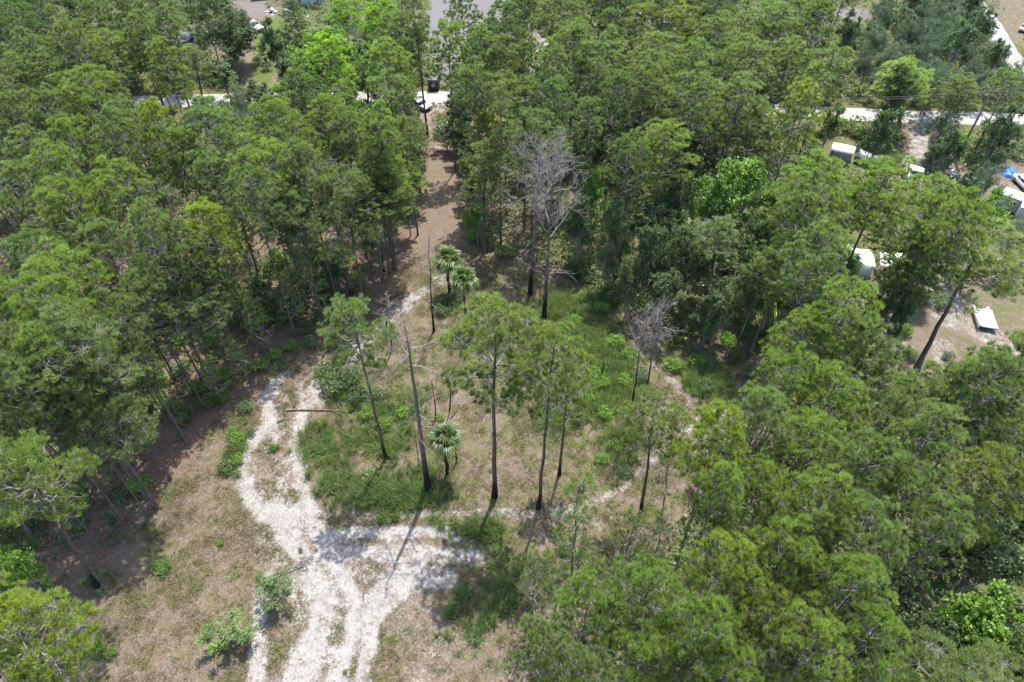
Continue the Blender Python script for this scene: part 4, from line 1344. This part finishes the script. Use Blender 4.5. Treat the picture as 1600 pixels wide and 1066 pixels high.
def grass(name, pts, k, ln, wid, mat, label, seed, spread=0.5, clump=0.18, tone=(1, 1, 1), s0=0.6, s1=1.35):
    rng = np.random.default_rng(seed)
    n = len(pts)
    z = gz(pts[:, 0], pts[:, 1]) - 0.03
    sc = rng.uniform(s0, s1, n)
    C = np.concatenate([pts, z[:, None]], 1)[:, None] + np.concatenate([rng.normal(size=(n, k, 2)) * clump * sc[:, None, None], np.zeros((n, k, 1))], 2)
    d = np.concatenate([rng.normal(size=(n, k, 2)) * spread, np.ones((n, k, 1))], 2)
    d = nrm(d)
    L = (ln * sc[:, None] * rng.uniform(0.6, 1.15, (n, k)))[..., None]
    side = nrm(np.cross(d, rng.normal(size=(n, k, 3)))) * wid
    bend = np.concatenate([d[..., :2] * 0.5, -np.abs(rng.normal(size=(n, k, 1))) * 0.25], 2)
    tip = C + d * L + bend * L * 0.6
    mid = C + d * L * 0.55
    V = np.stack([C - side * 0.6, C + side * 0.6, mid + side, tip, mid - side], 2).reshape(-1, 3)
    b = np.arange(n * k)[:, None] * 5
    Q = b + np.array([[0, 1, 2, 4]]); T = b + np.array([[4, 2, 3]])
    at = np.repeat(np.clip(rng.normal(0.5, 0.25, n), 0, 1), k * 5)
    o = ob(name, mesh(name, V, [Q, T], mat, {'v': at}))
    o.color = (*tone, 1)
    return tag(o, label, None, None, 'stuff')


CLEAR = gpoly([(380, 560), (480, 520), (600, 440), (690, 380), (800, 400), (900, 450), (1010, 520), (1160, 560), (1200, 640), (1100, 760), (1000, 860), (900, 960),
               (840, 1090), (100, 1090), (60, 1000), (140, 930), (230, 800), (330, 660)])


def pd_green(x, y):
    s, g, st, gr = masks(x, y)
    d = fbm(x + 9, y, 1.7, 3)
    cl = poly_in(x, y, CLEAR)
    return np.clip((g + (d - 0.5) * 4.5 - 0.45) * 1.8, 0, 1) * (s < 0.5) * (cl | (g > 0.5))


def pd_dry(x, y):
    s, g, st, gr = masks(x, y)
    d = fbm(x - 39, y, 2.4, 4)
    return np.clip((d - 0.40) * 4, 0.03, 1) * (s < 0.62) * (1 - 0.3 * np.clip(g, 0, 1)) * (1 - 0.85 * np.clip(st, 0, 1)) * poly_in(x, y, CLEAR) * (1 - 0.6 * s)


def pd_olive(x, y):
    s, g, st, gr = masks(x, y)
    d = fbm(x - 139, y, 1.9, 3)
    return np.clip((d - 0.42) * 5, 0.05, 1) * (s < 0.7) * (1 - 0.75 * st) * poly_in(x, y, CLEAR)


gp = scatter(2000, pd_green, 21)
grass('tall_green_grass', gp, 26, 0.66, 0.019, M['grass'], 'bright green tall grass in patches over the clearing', 31, 0.48, 0.26, (1, 1, 1), 0.35, 1.7)
grass('dry_grass', scatter(9000, pd_dry, 22), 12, 0.34, 0.016, M['drygrass'], 'tan dry grass covering the clearing between the tracks', 32, 0.9, 0.20)
grass('olive_grass', scatter(9000, pd_olive, 23), 10, 0.36, 0.016, M['olive'], 'olive green low grass and weeds scattered in the clearing', 33, 0.8, 0.16)
# dense tall tussocks noted in the photo
TU = [(600, 640, 60, 25, 70), (560, 690, 50, 30, 50), (590, 770, 70, 25, 150), (640, 780, 50, 20, 90), (500, 690, 30, 40, 50), (520, 750, 40, 30, 40), (945, 560, 40, 40, 140), (970, 620, 30, 30, 80),
      (905, 530, 30, 30, 80), (880, 480, 30, 20, 60), (940, 470, 40, 20, 90), (1090, 585, 30, 20, 80), (1110, 600, 30, 25, 70), (930, 640, 30, 20, 60), (745, 830, 35, 12, 60), (760, 825, 20, 10, 30),
      (725, 930, 12, 10, 12), (710, 955, 10, 10, 10), (780, 945, 20, 20, 30), (765, 970, 8, 8, 8), (600, 812, 5, 3, 5), (617, 813, 5, 3, 5), (677, 815, 5, 3, 4), (688, 822, 4, 3, 4), (865, 480, 20, 20, 40), (830, 500, 25, 12, 30),
      (660, 745, 20, 20, 20), (375, 690, 15, 20, 20), (430, 700, 4, 4, 5), (255, 890, 10, 10, 10), (360, 730, 12, 25, 16), (610, 690, 30, 30, 40), (660, 620, 20, 20, 10), (865, 650, 30, 30, 50), (975, 700, 30, 30, 40), (960, 590, 40, 40, 60),
      (700, 480, 15, 10, 20), (800, 930, 40, 30, 30), (745, 985, 40, 40, 24)]
rg = np.random.default_rng(77)
TP = []
for x, y, rx, ry, n in TU:
    for _ in range(int(n * 1.3)):
        q = P(x + rg.normal() * rx * 0.55, y + rg.normal() * ry * 0.55)
        TP.append((q.x, q.y))
grass('grass_tussocks', np.array(TP), 30, 1.15, 0.024, M['grass'], 'tall dark green grass tussocks standing above the low grass', 34, 0.32, 0.16, (0.72, 0.85, 0.8))


# undergrowth below the trees
def undergrowth():
    rng = np.random.default_rng(55)
    n = 16000
    x = rng.uniform(-125, 125, n * 4); y = rng.uniform(14, 178, n * 4)
    dep = S2 * y + S2 * H
    px = 800 + 1066.7 * x / dep; py = 533 - 1066.7 * (S2 * y - S2 * H) / dep
    ok = (px > -60) & (px < 1660)
    cl = sdf_poly(x, y, CLEAR)
    ok &= cl > 0.8
    rd, _ = dist_line(x, y, [tuple(P(*p)[:2]) for p in ROAD]); ok &= rd > 4
    rd, _ = dist_line(x, y, [tuple(P(*p)[:2]) for p in ROAD2]); ok &= rd > 3
    s, g, st, gr = masks(x, y)
    ok &= (s < 0.25) & (gr < 0.3)
    left = (px < 650) & (py > 380) & (py < 960)
    ok &= ~(left & (rng.random(len(x)) < 0.35))
    for e in ([(360, 20), (440, 10), (440, 150), (380, 150)], [(640, 230), (740, 240), (760, 420), (620, 420)], [(1420, 440), (1660, 440), (1660, 575), (1400, 590)], [(1530, -60), (1700, -60), (1700, 130), (1575, 60)],
              [(1400, 190), (1460, 190), (1450, 300), (1400, 300)], [(265, 30), (345, 30), (345, 100), (265, 100)], [(1500, 255), (1660, 255), (1660, 350), (1500, 350)], [(1280, 215), (1365, 215), (1365, 270), (1280, 270)]):
        ok &= ~poly_in(px, py, e)
    f = fbm(x, y, 5.0)
    ok &= rng.random(len(x)) < np.clip((f - 0.3) * 3, 0.1, 1)
    x, y = x[ok][:n], y[ok][:n]
    k = 12
    C = np.stack([x, y, gz(x, y)], 1)[:, None] + nrm(rng.normal(size=(len(x), k, 3))) * rng.uniform(0.3, 1.15, (len(x), 1, 1))
    C[..., 2] = np.abs(C[..., 2]) + rng.uniform(0.1, 1.4, (len(x), 1)) * (y[:, None] > 60)
    C = C.reshape(-1, 3)
    V, F = leaves(C, np.tile([[0, 0, 1.0]], (len(C), 1)), 0.22, rng, 0.7, 0.6)
    at = np.repeat(np.clip(rng.normal(0.5, 0.25, len(x)), 0, 1), k * 4)
    o = ob('undergrowth', mesh('undergrowth', V, F, M['leaf'], {'v': at}))
    tag(o, 'low leafy undergrowth covering the floor of the woods', None, None, 'stuff')


undergrowth()

# ------------------------------------------------------------------ things people left here
M['white'] = plain('white_paint', (0.78, 0.78, 0.77), 0.35, var=0.08)
M['whiteroof'] = plain('white_metal_roof', (0.80, 0.80, 0.79), 0.4, var=0.1, dirt=(0.62, 0.60, 0.57))
M['grey'] = plain('grey_wall', (0.20, 0.20, 0.21), 0.7)
M['lgrey'] = plain('light_grey_wall', (0.42, 0.43, 0.44), 0.6)
M['dgrey'] = plain('dark_grey', (0.06, 0.062, 0.066), 0.6)
M['black'] = plain('black_rubber', (0.02, 0.02, 0.02), 0.7)
M['silver'] = plain('silver_paint', (0.42, 0.44, 0.47), 0.3, 0.4)
M['rim'] = plain('wheel_rim', (0.45, 0.45, 0.45), 0.35, 0.7)
M['bluegrey'] = plain('blue_grey_shingle', (0.22, 0.27, 0.33), 0.7)
M['blue'] = plain('blue_tarp', (0.02, 0.12, 0.45), 0.45)
M['dblue'] = plain('dark_blue_plastic', (0.02, 0.06, 0.13), 0.4)
M['purple'] = plain('purple_fabric', (0.12, 0.08, 0.36), 0.7)
M['tan'] = plain('tan_boards', (0.40, 0.32, 0.26), 0.8)
M['brown'] = plain('brown_boards', (0.13, 0.09, 0.065), 0.8)
M['red'] = plain('red_plastic', (0.45, 0.05, 0.03), 0.5)
M['lamp'] = plain('lamp_glass', (0.75, 0.75, 0.72), 0.15)
M['wood'] = plain('weathered_pole', (0.12, 0.10, 0.085), 0.85)
M['wire'] = plain('wire', (0.10, 0.10, 0.10), 0.5)
gm, gn, gb, go = new_mat('window_glass')
gb.inputs['Base Color'].default_value = (0.03, 0.045, 0.05, 1)
gb.inputs['Roughness'].default_value = 0.08
M['glass'] = gm


def part(name, geo, mat, root, bev=0.0, smooth=False):
    V, F = geo
    o = ob(name, mesh(name, V, F, mat, None, smooth), root)
    if bev:
        md = o.modifiers.new('bevel', 'BEVEL'); md.width = bev; md.segments = 2; md.limit_method = 'ANGLE'
    return o


def thing(name, label, cat, loc, rz=0.0, group=None):
    o = ob(name, None, loc=loc, rot=(0, 0, rz))
    return tag(o, label, cat, group)


def wheel(root, x, y, r=0.36, wd=0.22):
    pts = np.array([(x, y - wd / 2, r), (x, y - wd / 2 + 0.001, r), (x, y + wd / 2, r), (x, y + wd / 2 + 0.001, r)], float)
    an = np.linspace(0, 2 * PI, 17)[:-1]
    def disc(ri, ro, y0, y1):
        V = []
        for yy in (y0, y1):
            for rr in (ri, ro):
                for a in an: V.append((x + math.cos(a) * rr, yy, r + math.sin(a) * rr))
        n = 16; F = []
        for i in range(n):
            j = (i + 1) % n
            F += [(i, j, n + j, n + i), (2 * n + i, 3 * n + i, 3 * n + j, 2 * n + j), (n + i, n + j, 3 * n + j, 3 * n + i), (i, 2 * n + i, 2 * n + j, j)]
        return np.array(V), np.array(F)
    wo_ = ob('wheel', None, root)
    part('tyre', disc(r * 0.6, r, y - wd / 2, y + wd / 2), M['black'], wo_)
    part('rim', disc(0.03, r * 0.6, y - wd * 0.3, y + wd * 0.3), M['rim'], wo_)


def vehicle(kind, loc, rz, paint, label, L=5.6, name='pickup_truck', cat='truck', load=None, group=None):
    """length along +x (nose at +x)"""
    r = thing(name, label, cat, loc, rz, group)
    W = 1.9
    if kind == 'pickup':
        body = [(-L / 2, 0.5), (L / 2, 0.45), (L / 2, 0.85), (L / 2 - 0.15, 1.0), (L * 0.24, 1.12), (-L * 0.12, 1.12), (-L * 0.12, 0.62), (-L / 2 + 0.08, 0.62), (-L / 2 + 0.08, 0.6), (-L / 2, 0.6)]
        part('body', prism([(-L * 0.12, 0.42), (L / 2, 0.45), (L / 2, 0.85), (L / 2 - 0.12, 1.0), (L * 0.22, 1.12), (-L * 0.12, 1.12)], W), M[paint], r, 0.05)
        part('bed_floor', box(-L / 2, -L * 0.12 - 0.005, -W / 2 + 0.06, W / 2 - 0.06, 0.42, 0.66), M['dgrey'], r)
        part('bed_side', box(-L / 2, -L * 0.12 - 0.005, -W / 2, -W / 2 + 0.058, 0.42, 1.12), M[paint], r)
        part('bed_side', box(-L / 2, -L * 0.12 - 0.005, W / 2 - 0.058, W / 2, 0.42, 1.12), M[paint], r)
        part('tailgate', box(-L / 2 - 0.06, -L / 2 - 0.003, -W / 2, W / 2, 0.5, 1.12), M[paint], r)
        c0, c1 = -L * 0.12, L * 0.22
    else:
        part('body', prism([(-L / 2, 0.4), (L / 2, 0.4), (L / 2, 0.75), (L * 0.42, 0.88), (L * 0.2, 0.98), (-L * 0.36, 1.02), (-L / 2, 0.9)], W), M[paint], r, 0.06)
        c0, c1 = -L * 0.38, L * 0.22
    zt = 1.75 if kind == 'pickup' else (1.45 if kind == 'car' else 1.75)
    zb = 1.123 if kind == 'pickup' else 0.99
    gl = [(c0 + 0.08, zb), (c1 - 0.02, zb), (c1 - 0.55, zt - 0.04), (c0 + (0.2 if kind == 'pickup' else 0.5), zt - 0.04)]
    part('windows', prism(gl, W - 0.22), M['glass'], r)
    rf_ = [(c0 + 0.12 if kind == 'pickup' else c0 + 0.42, zt - 0.038), (c1 - 0.5, zt - 0.038), (c1 - 0.62, zt + 0.04), (c0 + 0.22 if kind == 'pickup' else c0 + 0.55, zt + 0.04)]
    part('roof', prism(rf_, W - 0.16), M[paint], r, 0.02)
    for sx in (c0 + 0.55 if kind == 'pickup' else c0 + 1.3,):
        for sy in (-1, 1):
            part('door_pillar', box(sx - 0.05, sx + 0.05, sy * (W / 2 - 0.10) - 0.02, sy * (W / 2 - 0.10) + 0.02, zb, zt - 0.04), M[paint], r)
    part('front_bumper', box(L / 2 + 0.003, L / 2 + 0.12, -W / 2 + 0.05, W / 2 - 0.05, 0.36, 0.58), M['dgrey'], r)
    for sy in (-1, 1):
        part('headlight', box(L / 2 + 0.003, L / 2 + 0.04, sy * 0.72 - 0.16, sy * 0.72 + 0.16, 0.64, 0.80), M['lamp'], r)
        for sx in (-L * 0.30, L * 0.31):
            wheel(r, sx, sy * (W / 2 - 0.08))
    part('grille', box(L / 2 + 0.003, L / 2 + 0.02, -0.5, 0.5, 0.62, 0.80), M['dgrey'], r)
    return r


def heading(p0, p1):
    a, b = P(*p0), P(*p1)
    return math.atan2(b.y - a.y, b.x - a.x)


g0 = lambda px, py: Vector((*P(px, py)[:2], float(gz(P(px, py).x, P(px, py).y))))
vehicle('pickup', g0(396, 46), heading((382, 40), (412, 52)), 'white', 'white pickup truck parked nose right on the grassy drive at the top left')
vehicle('pickup', g0(1427, 280), heading((1424, 295), (1430, 262)), 'white', 'white pickup truck facing away on the sandy drive at right', 5.6)
vehicle('car', g0(656, 168), heading((642, 162), (670, 172)), 'silver', 'silver car half hidden by pines at the start of the straw path', 4.6, 'parked_car', 'car')
vehicle('car', g0(1600, 292), heading((1590, 280), (1610, 300)), 'white', 'white car at the right edge above the white-roofed box trailer', 4.6, 'parked_car', 'car')
vehicle('car', g0(1603, 48), heading((1590, 56), (1612, 42)), 'silver', 'silver car on the dull grass at the upper right corner', 4.6, 'parked_car', 'car')
vehicle('car', g0(986, 22), heading((975, 20), (1000, 24)), 'white', 'white car glimpsed between tall pines at the top middle', 4.8, 'parked_car', 'car')


def shed(name, loc, rz, L, W, hw, hr, wall, roof, label, cat='shed', ribs=6, flat=False, door=True, over=0.12):
    r = thing(name, label, cat, loc, rz)
    part('wall', prism([(-W / 2, -0.1), (W / 2, -0.1), (W / 2, hw), (0, hw + hr), (-W / 2, hw)], L), M[wall], r).rotation_euler = (0, 0, PI / 2)
    for s in (-1, 1):
        a = math.atan2(hr, W / 2)
        ln = math.hypot(hr, W / 2) + over
        V, F = box(-L / 2 - over, L / 2 + over, 0, ln, 0.012, 0.07)
        pn = part('roof', (V, F), M[roof], r)
        pn.location = (0, 0, hw + hr)
        pn.rotation_euler = (-a, 0, 0) if s > 0 else (-a, 0, PI)
        for k in range(ribs):
            x = -L / 2 + (k + 0.5) * L / ribs
            rb = part('roof_rib', box(x - 0.02, x + 0.02, 0.01, ln - 0.01, 0.072, 0.10), M[roof], pn)
    if door:
        part('door', box(L / 2 + 0.004, L / 2 + 0.04, -0.45, 0.45, 0, min(1.85, hw)), M['lgrey'], r)
        f = part('window', box(-L * 0.1 - 0.35, -L * 0.1 + 0.35, -W / 2 - 0.035, -W / 2 - 0.004, hw * 0.5, hw * 0.85), M['white'], r)
        part('pane', box(-L * 0.1 - 0.28, -L * 0.1 + 0.28, -W / 2 - 0.045, -W / 2 - 0.037, hw * 0.53, hw * 0.82), M['glass'], f)
    return r


shed('storage_shed', g0(1311, 249), heading((1291, 250), (1320, 256)), 3.2, 2.6, 2.0, 0.55, 'grey', 'whiteroof', 'grey shed with a bright white metal roof in the grass at upper right', door=False)
shed('mobile_home', g0(1331, 424), heading((1320, 424), (1345, 426)), 3.4, 3.4, 2.3, 0.35, 'lgrey', 'whiteroof', 'small white-roofed building under the trees at right, left of the carport', 'building')
shed('small_shed', g0(1516, 314), heading((1505, 312), (1525, 318)), 1.6, 1.5, 1.3, 0.25, 'brown', 'tan', 'small brown shed with a pinkish roof among bushes at right', door=False)
shed('house', g0(478, 6), heading((455, 8), (505, 6)), 8.5, 6.0, 2.6, 1.4, 'lgrey', 'bluegrey', 'house with a blue-grey roof behind the vine-covered pine at the top', 'house')
shed('dark_house', g0(415, -6), heading((400, -4), (440, -8)), 5.5, 4.0, 2.4, 0.8, 'brown', 'dgrey', 'dark-roofed building at the top edge above the rubbish heap', 'building')


def box_trailer(loc, rz, L, W, h, wall, roof, label):
    r = thing('box_trailer', label, 'trailer', loc, rz)
    part('wall', box(-L / 2, L / 2, -W / 2, W / 2, 0.5, h), M[wall], r, 0.03)
    part('roof', box(-L / 2 - 0.05, L / 2 + 0.05, -W / 2 - 0.05, W / 2 + 0.05, h + 0.003, h + 0.09), M[roof], r, 0.02)
    part('chassis', box(-L / 2 + 0.1, L / 2 + 0.9, -0.5, 0.5, 0.36, 0.497), M['dgrey'], r)
    for s in (-1, 1):
        wheel(r, -0.2, s * (W / 2 - 0.15), 0.34, 0.2)
    f = part('window', box(-0.5, 0.3, -W / 2 - 0.03, -W / 2 - 0.004, h * 0.6, h * 0.82), M['white'], r)
    part('pane', box(-0.44, 0.24, -W / 2 - 0.04, -W / 2 - 0.032, h * 0.62, h * 0.8), M['glass'], f)
    part('door', box(L / 2 + 0.003, L / 2 + 0.03, -0.4, 0.4, 0.55, h - 0.2), M['white'], r)
    return r


box_trailer(g0(1578, 330), heading((1560, 318), (1592, 330)), 4.0, 2.3, 2.6, 'lgrey', 'whiteroof', 'grey box trailer with a white roof beside the bright green bushes at right')
box_trailer(g0(1612, 352), heading((1600, 350), (1640, 362)), 5.0, 2.6, 2.8, 'lgrey', 'whiteroof', 'pale box trailer with a white roof cut by the right edge of the photo')


def carport(loc, rz, L, W, h, roof, label, name='carport', slope=0.1):
    r = thing(name, label, 'carport', loc, rz)
    n = 6
    for k in range(n):
        x0 = -L / 2 + k * L / n
        part('roof_sheet', prism([(-W / 2, h), (W / 2, h + slope), (W / 2, h + slope + 0.04), (-W / 2, h + 0.04)], L / n - 0.03, x0), M[roof], r).rotation_euler = (0, 0, PI / 2)
    for sx in (-1, 1):
        for sy in (-1, 1):
            part('post', box(sx * (L / 2 - 0.1) - 0.05, sx * (L / 2 - 0.1) + 0.05, sy * (W / 2 - 0.15) - 0.05, sy * (W / 2 - 0.15) + 0.05, -0.1, h - 0.003), M['lgrey'], r)
    return r


carport(g0(1384, 428), heading((1366, 424), (1398, 430)), 3.2, 3.4, 2.3, 'whiteroof', 'white carport roof under the leaning pine beside the small white-roofed building')
carport(g0(290, 68), heading((272, 72), (318, 58)), 6.5, 3.2, 1.4, 'grey', 'low grey tarpaulin roof left of the dark cedar at the top left')


def flat_trailer(loc, rz):
    r = thing('flatbed_trailer', 'white flatbed trailer with a side rail standing in the sandy yard at right', 'trailer', loc, rz)
    for k in range(9):
        part('deck_board', box(-1.8 + k * 0.4, -1.8 + k * 0.4 + 0.385, -0.95, 0.95, 0.6, 0.66), M['lgrey'], r)
    part('frame', box(-1.82, 1.82, -0.9, 0.9, 0.5, 0.597), M['dgrey'], r)
    part('side_rail', box(-1.8, 1.8, 1.15, 1.3, 0.45, 0.95), M['white'], r)
    part('side_frame', box(-1.8, 1.8, 0.98, 1.13, 0.5, 0.62), M['black'], r)
    part('drawbar', box(1.82, 2.7, -0.06, 0.06, 0.45, 0.55), M['dgrey'], r)
    for s in (-1, 1):
        wheel(r, -0.1 + 0.0, s * 0.85 * 0.9, 0.28, 0.18)
    part('tank', tube([(1.95, -0.5, 0.55), (1.95, -0.5, 0.8)], [0.2, 0.18], 10), M['white'], r)


flat_trailer(g0(1538, 503), heading((1526, 484), (1534, 508)) + PI)


def junk(px, py, n, R, label, seed, cols=('white', 'lgrey', 'dgrey', 'tan', 'blue')):
    """a heap of loose boards, tubs and sheets"""
    rng = random.Random(seed)
    b = g0(px, py)
    r = thing('rubbish_heap', label, 'rubbish heap', b)
    for i in range(n):
        a = rng.uniform(0, 6.28); d = R * math.sqrt(rng.random())
        lx, ly, lz = rng.uniform(0.2, 0.8), rng.uniform(0.15, 0.5), rng.uniform(0.03, 0.4)
        o = part(rng.choice(['board', 'tub', 'panel']), prism([(-lx / 2, 0), (lx / 2, 0), (lx / 2 * 0.85, lz), (-lx / 2 * 0.85, lz)], ly), M[rng.choice(cols)], r)
        o.location = (math.cos(a) * d, math.sin(a) * d * 0.8, rng.uniform(0.0, 0.15))
        o.rotation_euler = (rng.gauss(0, 0.12), rng.gauss(0, 0.12), rng.uniform(0, 6.28))


junk(432, 20, 26, 3.2, 'white and dark rubbish heap on the ground above the grassy drive', 1, ('white', 'white', 'dgrey', 'lgrey'))
junk(476, 26, 3, 0.8, 'small white box thing by the vine-covered pine at the top', 2, ('white',))
junk(1500, 282, 34, 3.6, 'scattered pale rubbish along the hedge at right', 3, ('white', 'lgrey', 'tan', 'dgrey', 'blue'))
junk(1470, 258, 10, 1.6, 'few pale objects beside the guy wire at upper right', 4, ('white', 'lgrey'))
junk(1533, 326, 8, 1.3, 'orange and white clutter below the small brown shed', 5, ('white', 'tan', 'red'))
junk(850, 84, 10, 1.8, 'white panels lying between pines right of the gravel lot', 6, ('white', 'white', 'lgrey'))
junk(834, 32, 7, 1.6, 'tall pale objects at the top beside the gravel lot', 7, ('white', 'lgrey'))
junk(1402, 446, 7, 1.4, 'pale clutter on the sand below the white carport', 8, ('tan', 'lgrey', 'white'))
junk(796, 68, 3, 0.7, 'white object below the yellowing palm at the top', 9, ('white',))
junk(690, 165, 7, 1.8, 'tan clutter beside the half hidden silver car', 10, ('tan', 'brown', 'lgrey'))


def cloth(name, px, py, R, h, mat, label, cat, seed):
    rng = np.random.default_rng(seed)
    n = 14
    u = np.linspace(-1, 1, n)
    X, Y = np.meshgrid(u, u)
    rr = np.clip(1 - (X ** 2 + Y ** 2) * 0.55, 0, 1)
    Z = h * rr + (fbm(X * 3 + seed, Y * 3, 1.0, 3) - 0.5) * h * 0.9
    Z[0, :] = Z[-1, :] = Z[:, 0] = Z[:, -1] = 0.0
    V = np.stack([X * R, Y * R * 0.8, np.maximum(Z, 0)], -1).reshape(-1, 3)
    idx = np.arange(n * n).reshape(n, n)
    F = np.stack([idx[:-1, :-1], idx[:-1, 1:], idx[1:, 1:], idx[1:, :-1]], -1).reshape(-1, 4)
    tag(ob(name, mesh(name, V, F, M[mat]), loc=g0(px, py), rot=(0, 0, seed)), label, cat)


cloth('blue_tarp', 1578, 272, 1.3, 0.9, 'blue', 'bright blue tarpaulin over a heap by the hedge at right', 'tarp', 1)
cloth('blue_tarp', 1552, 268, 0.7, 0.6, 'blue', 'smaller crumpled blue tarpaulin left of the bright one', 'tarp', 2)
cloth('purple_cover', 1371, 505, 0.9, 1.1, 'purple', 'purple cloth cover beside the dark bushes left of the sandy yard', 'cloth', 3)
cloth('white_sheet', 1380, 524, 0.8, 0.35, 'white', 'white sheet on the ground below the purple cloth', 'sheet', 4)
cloth('blue_cover', 301, 66, 0.9, 0.9, 'dblue', 'dark blue rounded object at the end of the grey tarpaulin roof', 'cover', 5)
cloth('blue_cover', 1386, 258, 0.5, 0.8, 'dblue', 'dark blue object in the shade between the trailer and the sandy drive', 'cover', 6)


def dark_camper():
    r = thing('utility_trailer', 'dark grey low covered trailer right of the white-roofed shed', 'trailer', g0(1350, 256), heading((1338, 250), (1362, 260)))
    part('body', box(-1.5, 1.5, -0.9, 0.9, 0.5, 1.2), M['brown'], r, 0.03)
    part('cover', prism([(-1.0, 1.203), (1.0, 1.203), (0.6, 1.75), (-0.6, 1.75)], 3.1), M['grey'], r, 0.03).rotation_euler = (0, 0, PI / 2)
    for s in (-1, 1): wheel(r, 0, s * 0.85, 0.3, 0.18)


dark_camper()
r = thing('cargo_trailer', 'black square cargo trailer seen end on in the gap above the silver car', 'trailer', g0(679, 138), PI / 2)
part('body', box(-1.6, 1.6, -1.0, 1.0, 0.45, 2.3), M['dgrey'], r, 0.04)
part('rear_door', box(-1.64, -1.603, -0.9, 0.9, 0.55, 2.2), M['black'], r)
part('spare_ring', tube([(-1.66, 0, 1.35), (-1.72, 0, 1.35)], [0.42, 0.36], 14), M['grey'], r)
for s in (-1, 1): wheel(r, 0, s * 0.92, 0.32, 0.2)

# utility pole, wires, guy
b = g0(1493, 252)
pole = thing('utility_pole', 'dark utility pole standing between trees near the white road at upper right', 'utility pole', b)
V, F = tube([(0, 0, -0.5), (0.02, 0, 6), (0, 0, 12.6)], [0.20, 0.17, 0.13], 8)
part('pole', (V, F), M['wood'], pole)
part('crossarm', box(-1.1, 1.1, 0.14, 0.26, 11.7, 11.85), M['wood'], pole)
for x in (-1.0, 0.0, 1.0):
    part('insulator', tube([(x, 0.2, 11.85), (x, 0.2, 12.05)], [0.05, 0.04], 8), M['lgrey'], pole)
gy = part('guy_wire', segs(np.array([[0, -0.1, 10.8]]), np.array([[-2.6, -3.0, 0.0]]), 0.02, 0.02, 4), plain('guy_yellow', (0.42, 0.42, 0.16), 0.6), pole)
for i, (dy, dz) in enumerate(((-0.1, 12.05), (0.5, 11.4))):
    pts = []
    for t in np.linspace(-1, 1, 41):
        pts.append((b.x + t * 60, b.y + dy + 6.0 * t * t * 0.25, dz + b.z - 1.4 * (1 - (2 * abs(t) - 1) ** 2)))
    V, F = tube(pts, np.full(41, 0.022), 4)
    o = ob('power_line', mesh('power_line', V, F, M['wire']))
    tag(o, ['upper', 'lower'][i] + ' power line running across the treetops at upper right', 'power line')

# ------------------------------------------------------------------ names for each tree by where it stands
ORD = ['leftmost', 'second from left', 'third from left', 'fourth from left', 'fifth from left', 'sixth from left', 'seventh from left', 'eighth from left', 'ninth from left',
       'tenth from left', 'eleventh from left', 'twelfth from left', 'thirteenth from left', 'fourteenth from left', 'fifteenth from left', 'sixteenth from left']
ROWS = [(-999, 45, 'along the top edge'), (45, 90, 'just under the top edge'), (90, 130, 'behind the white road'), (130, 175, 'level with the white road'), (175, 225, 'before the white road'),
        (225, 280, 'level with the grey shed'), (280, 335, 'level with the dead crowns'), (335, 395, 'level with the palm heads'), (395, 455, 'level with the mobile home'),
        (455, 520, 'level with the sandy yard'), (520, 590, 'level with the middle pine crown'), (590, 660, 'level with the fallen trunk'), (660, 730, 'level with the small front palm'),
        (730, 800, 'level with the middle pine foot'), (800, 870, 'level with the track fork'), (870, 940, 'level with the small round tree'), (940, 1010, 'near the bottom'), (1010, 2999, 'along the bottom edge')]
COLS = [(-999, 180, 'at far left'), (180, 360, 'at left'), (360, 560, 'left of centre'), (560, 760, 'just left of centre'), (760, 960, 'in the centre'), (960, 1160, 'right of centre'), (1160, 1370, 'at right'), (1370, 2999, 'at far right')]
NICE = dict(pine_tree='pine', pine_sapling='young pine', scrub_oak='greyish oak', broadleaf_tree='leafy tree', green_shrub='green bush', saw_palmetto='saw palmetto', small_tree='small tree')
GRP = dict(pine_tree='pines of the woods', pine_sapling='young pines', scrub_oak='scrub oaks of the woods', broadleaf_tree='leafy trees of the woods', green_shrub='green bushes at the wood edge', saw_palmetto='saw palmettos at the wood edge')


def toneword(r):
    t = r.get('tone')
    if not t: return ''
    g = t[0] / t[1]
    if r['kind'] == 'pine_tree' or r['kind'] == 'broadleaf_tree':
        if t[1] < 0.9: return 'dark '
        if t[1] > 1.4: return 'bright '
        if g > 1.08: return 'yellowish '
        if t[2] < 0.92: return 'pale '
    return ''


cells = {}
for r in TREES + SH:
    if r.get('label'):
        tag(r['root'], r['label'], r.get('cat', 'tree'), r.get('group') or ('pines standing in or beside the clearing' if r['kind'] == 'pine_tree' else DT if r['kind'] == 'dead_tree' else None))
        continue
    row = next(x[2] for x in ROWS if x[0] <= r['py'] < x[1])
    colm = next(x[2] for x in COLS if x[0] <= r['px'] < x[1])
    cells.setdefault((r['kind'], toneword(r), row, colm), []).append(r)
for (k, tw, row, colm), rs_ in cells.items():
    rs_.sort(key=lambda q: q['px'])
    for i, r in enumerate(rs_):
        n_ = len(rs_)
        od = '' if n_ == 1 else ', ' + (ORD[i] if i < (n_ + 1) // 2 else ORD[n_ - 1 - i].replace('left', 'right')) + ' of %d' % n_
        lb = '%s%s %s, %s%s' % (tw, NICE[k], colm, row, od)
        tag(r['root'], lb, 'tree' if k not in ('green_shrub', 'saw_palmetto') else r['cat'], GRP.get(k))
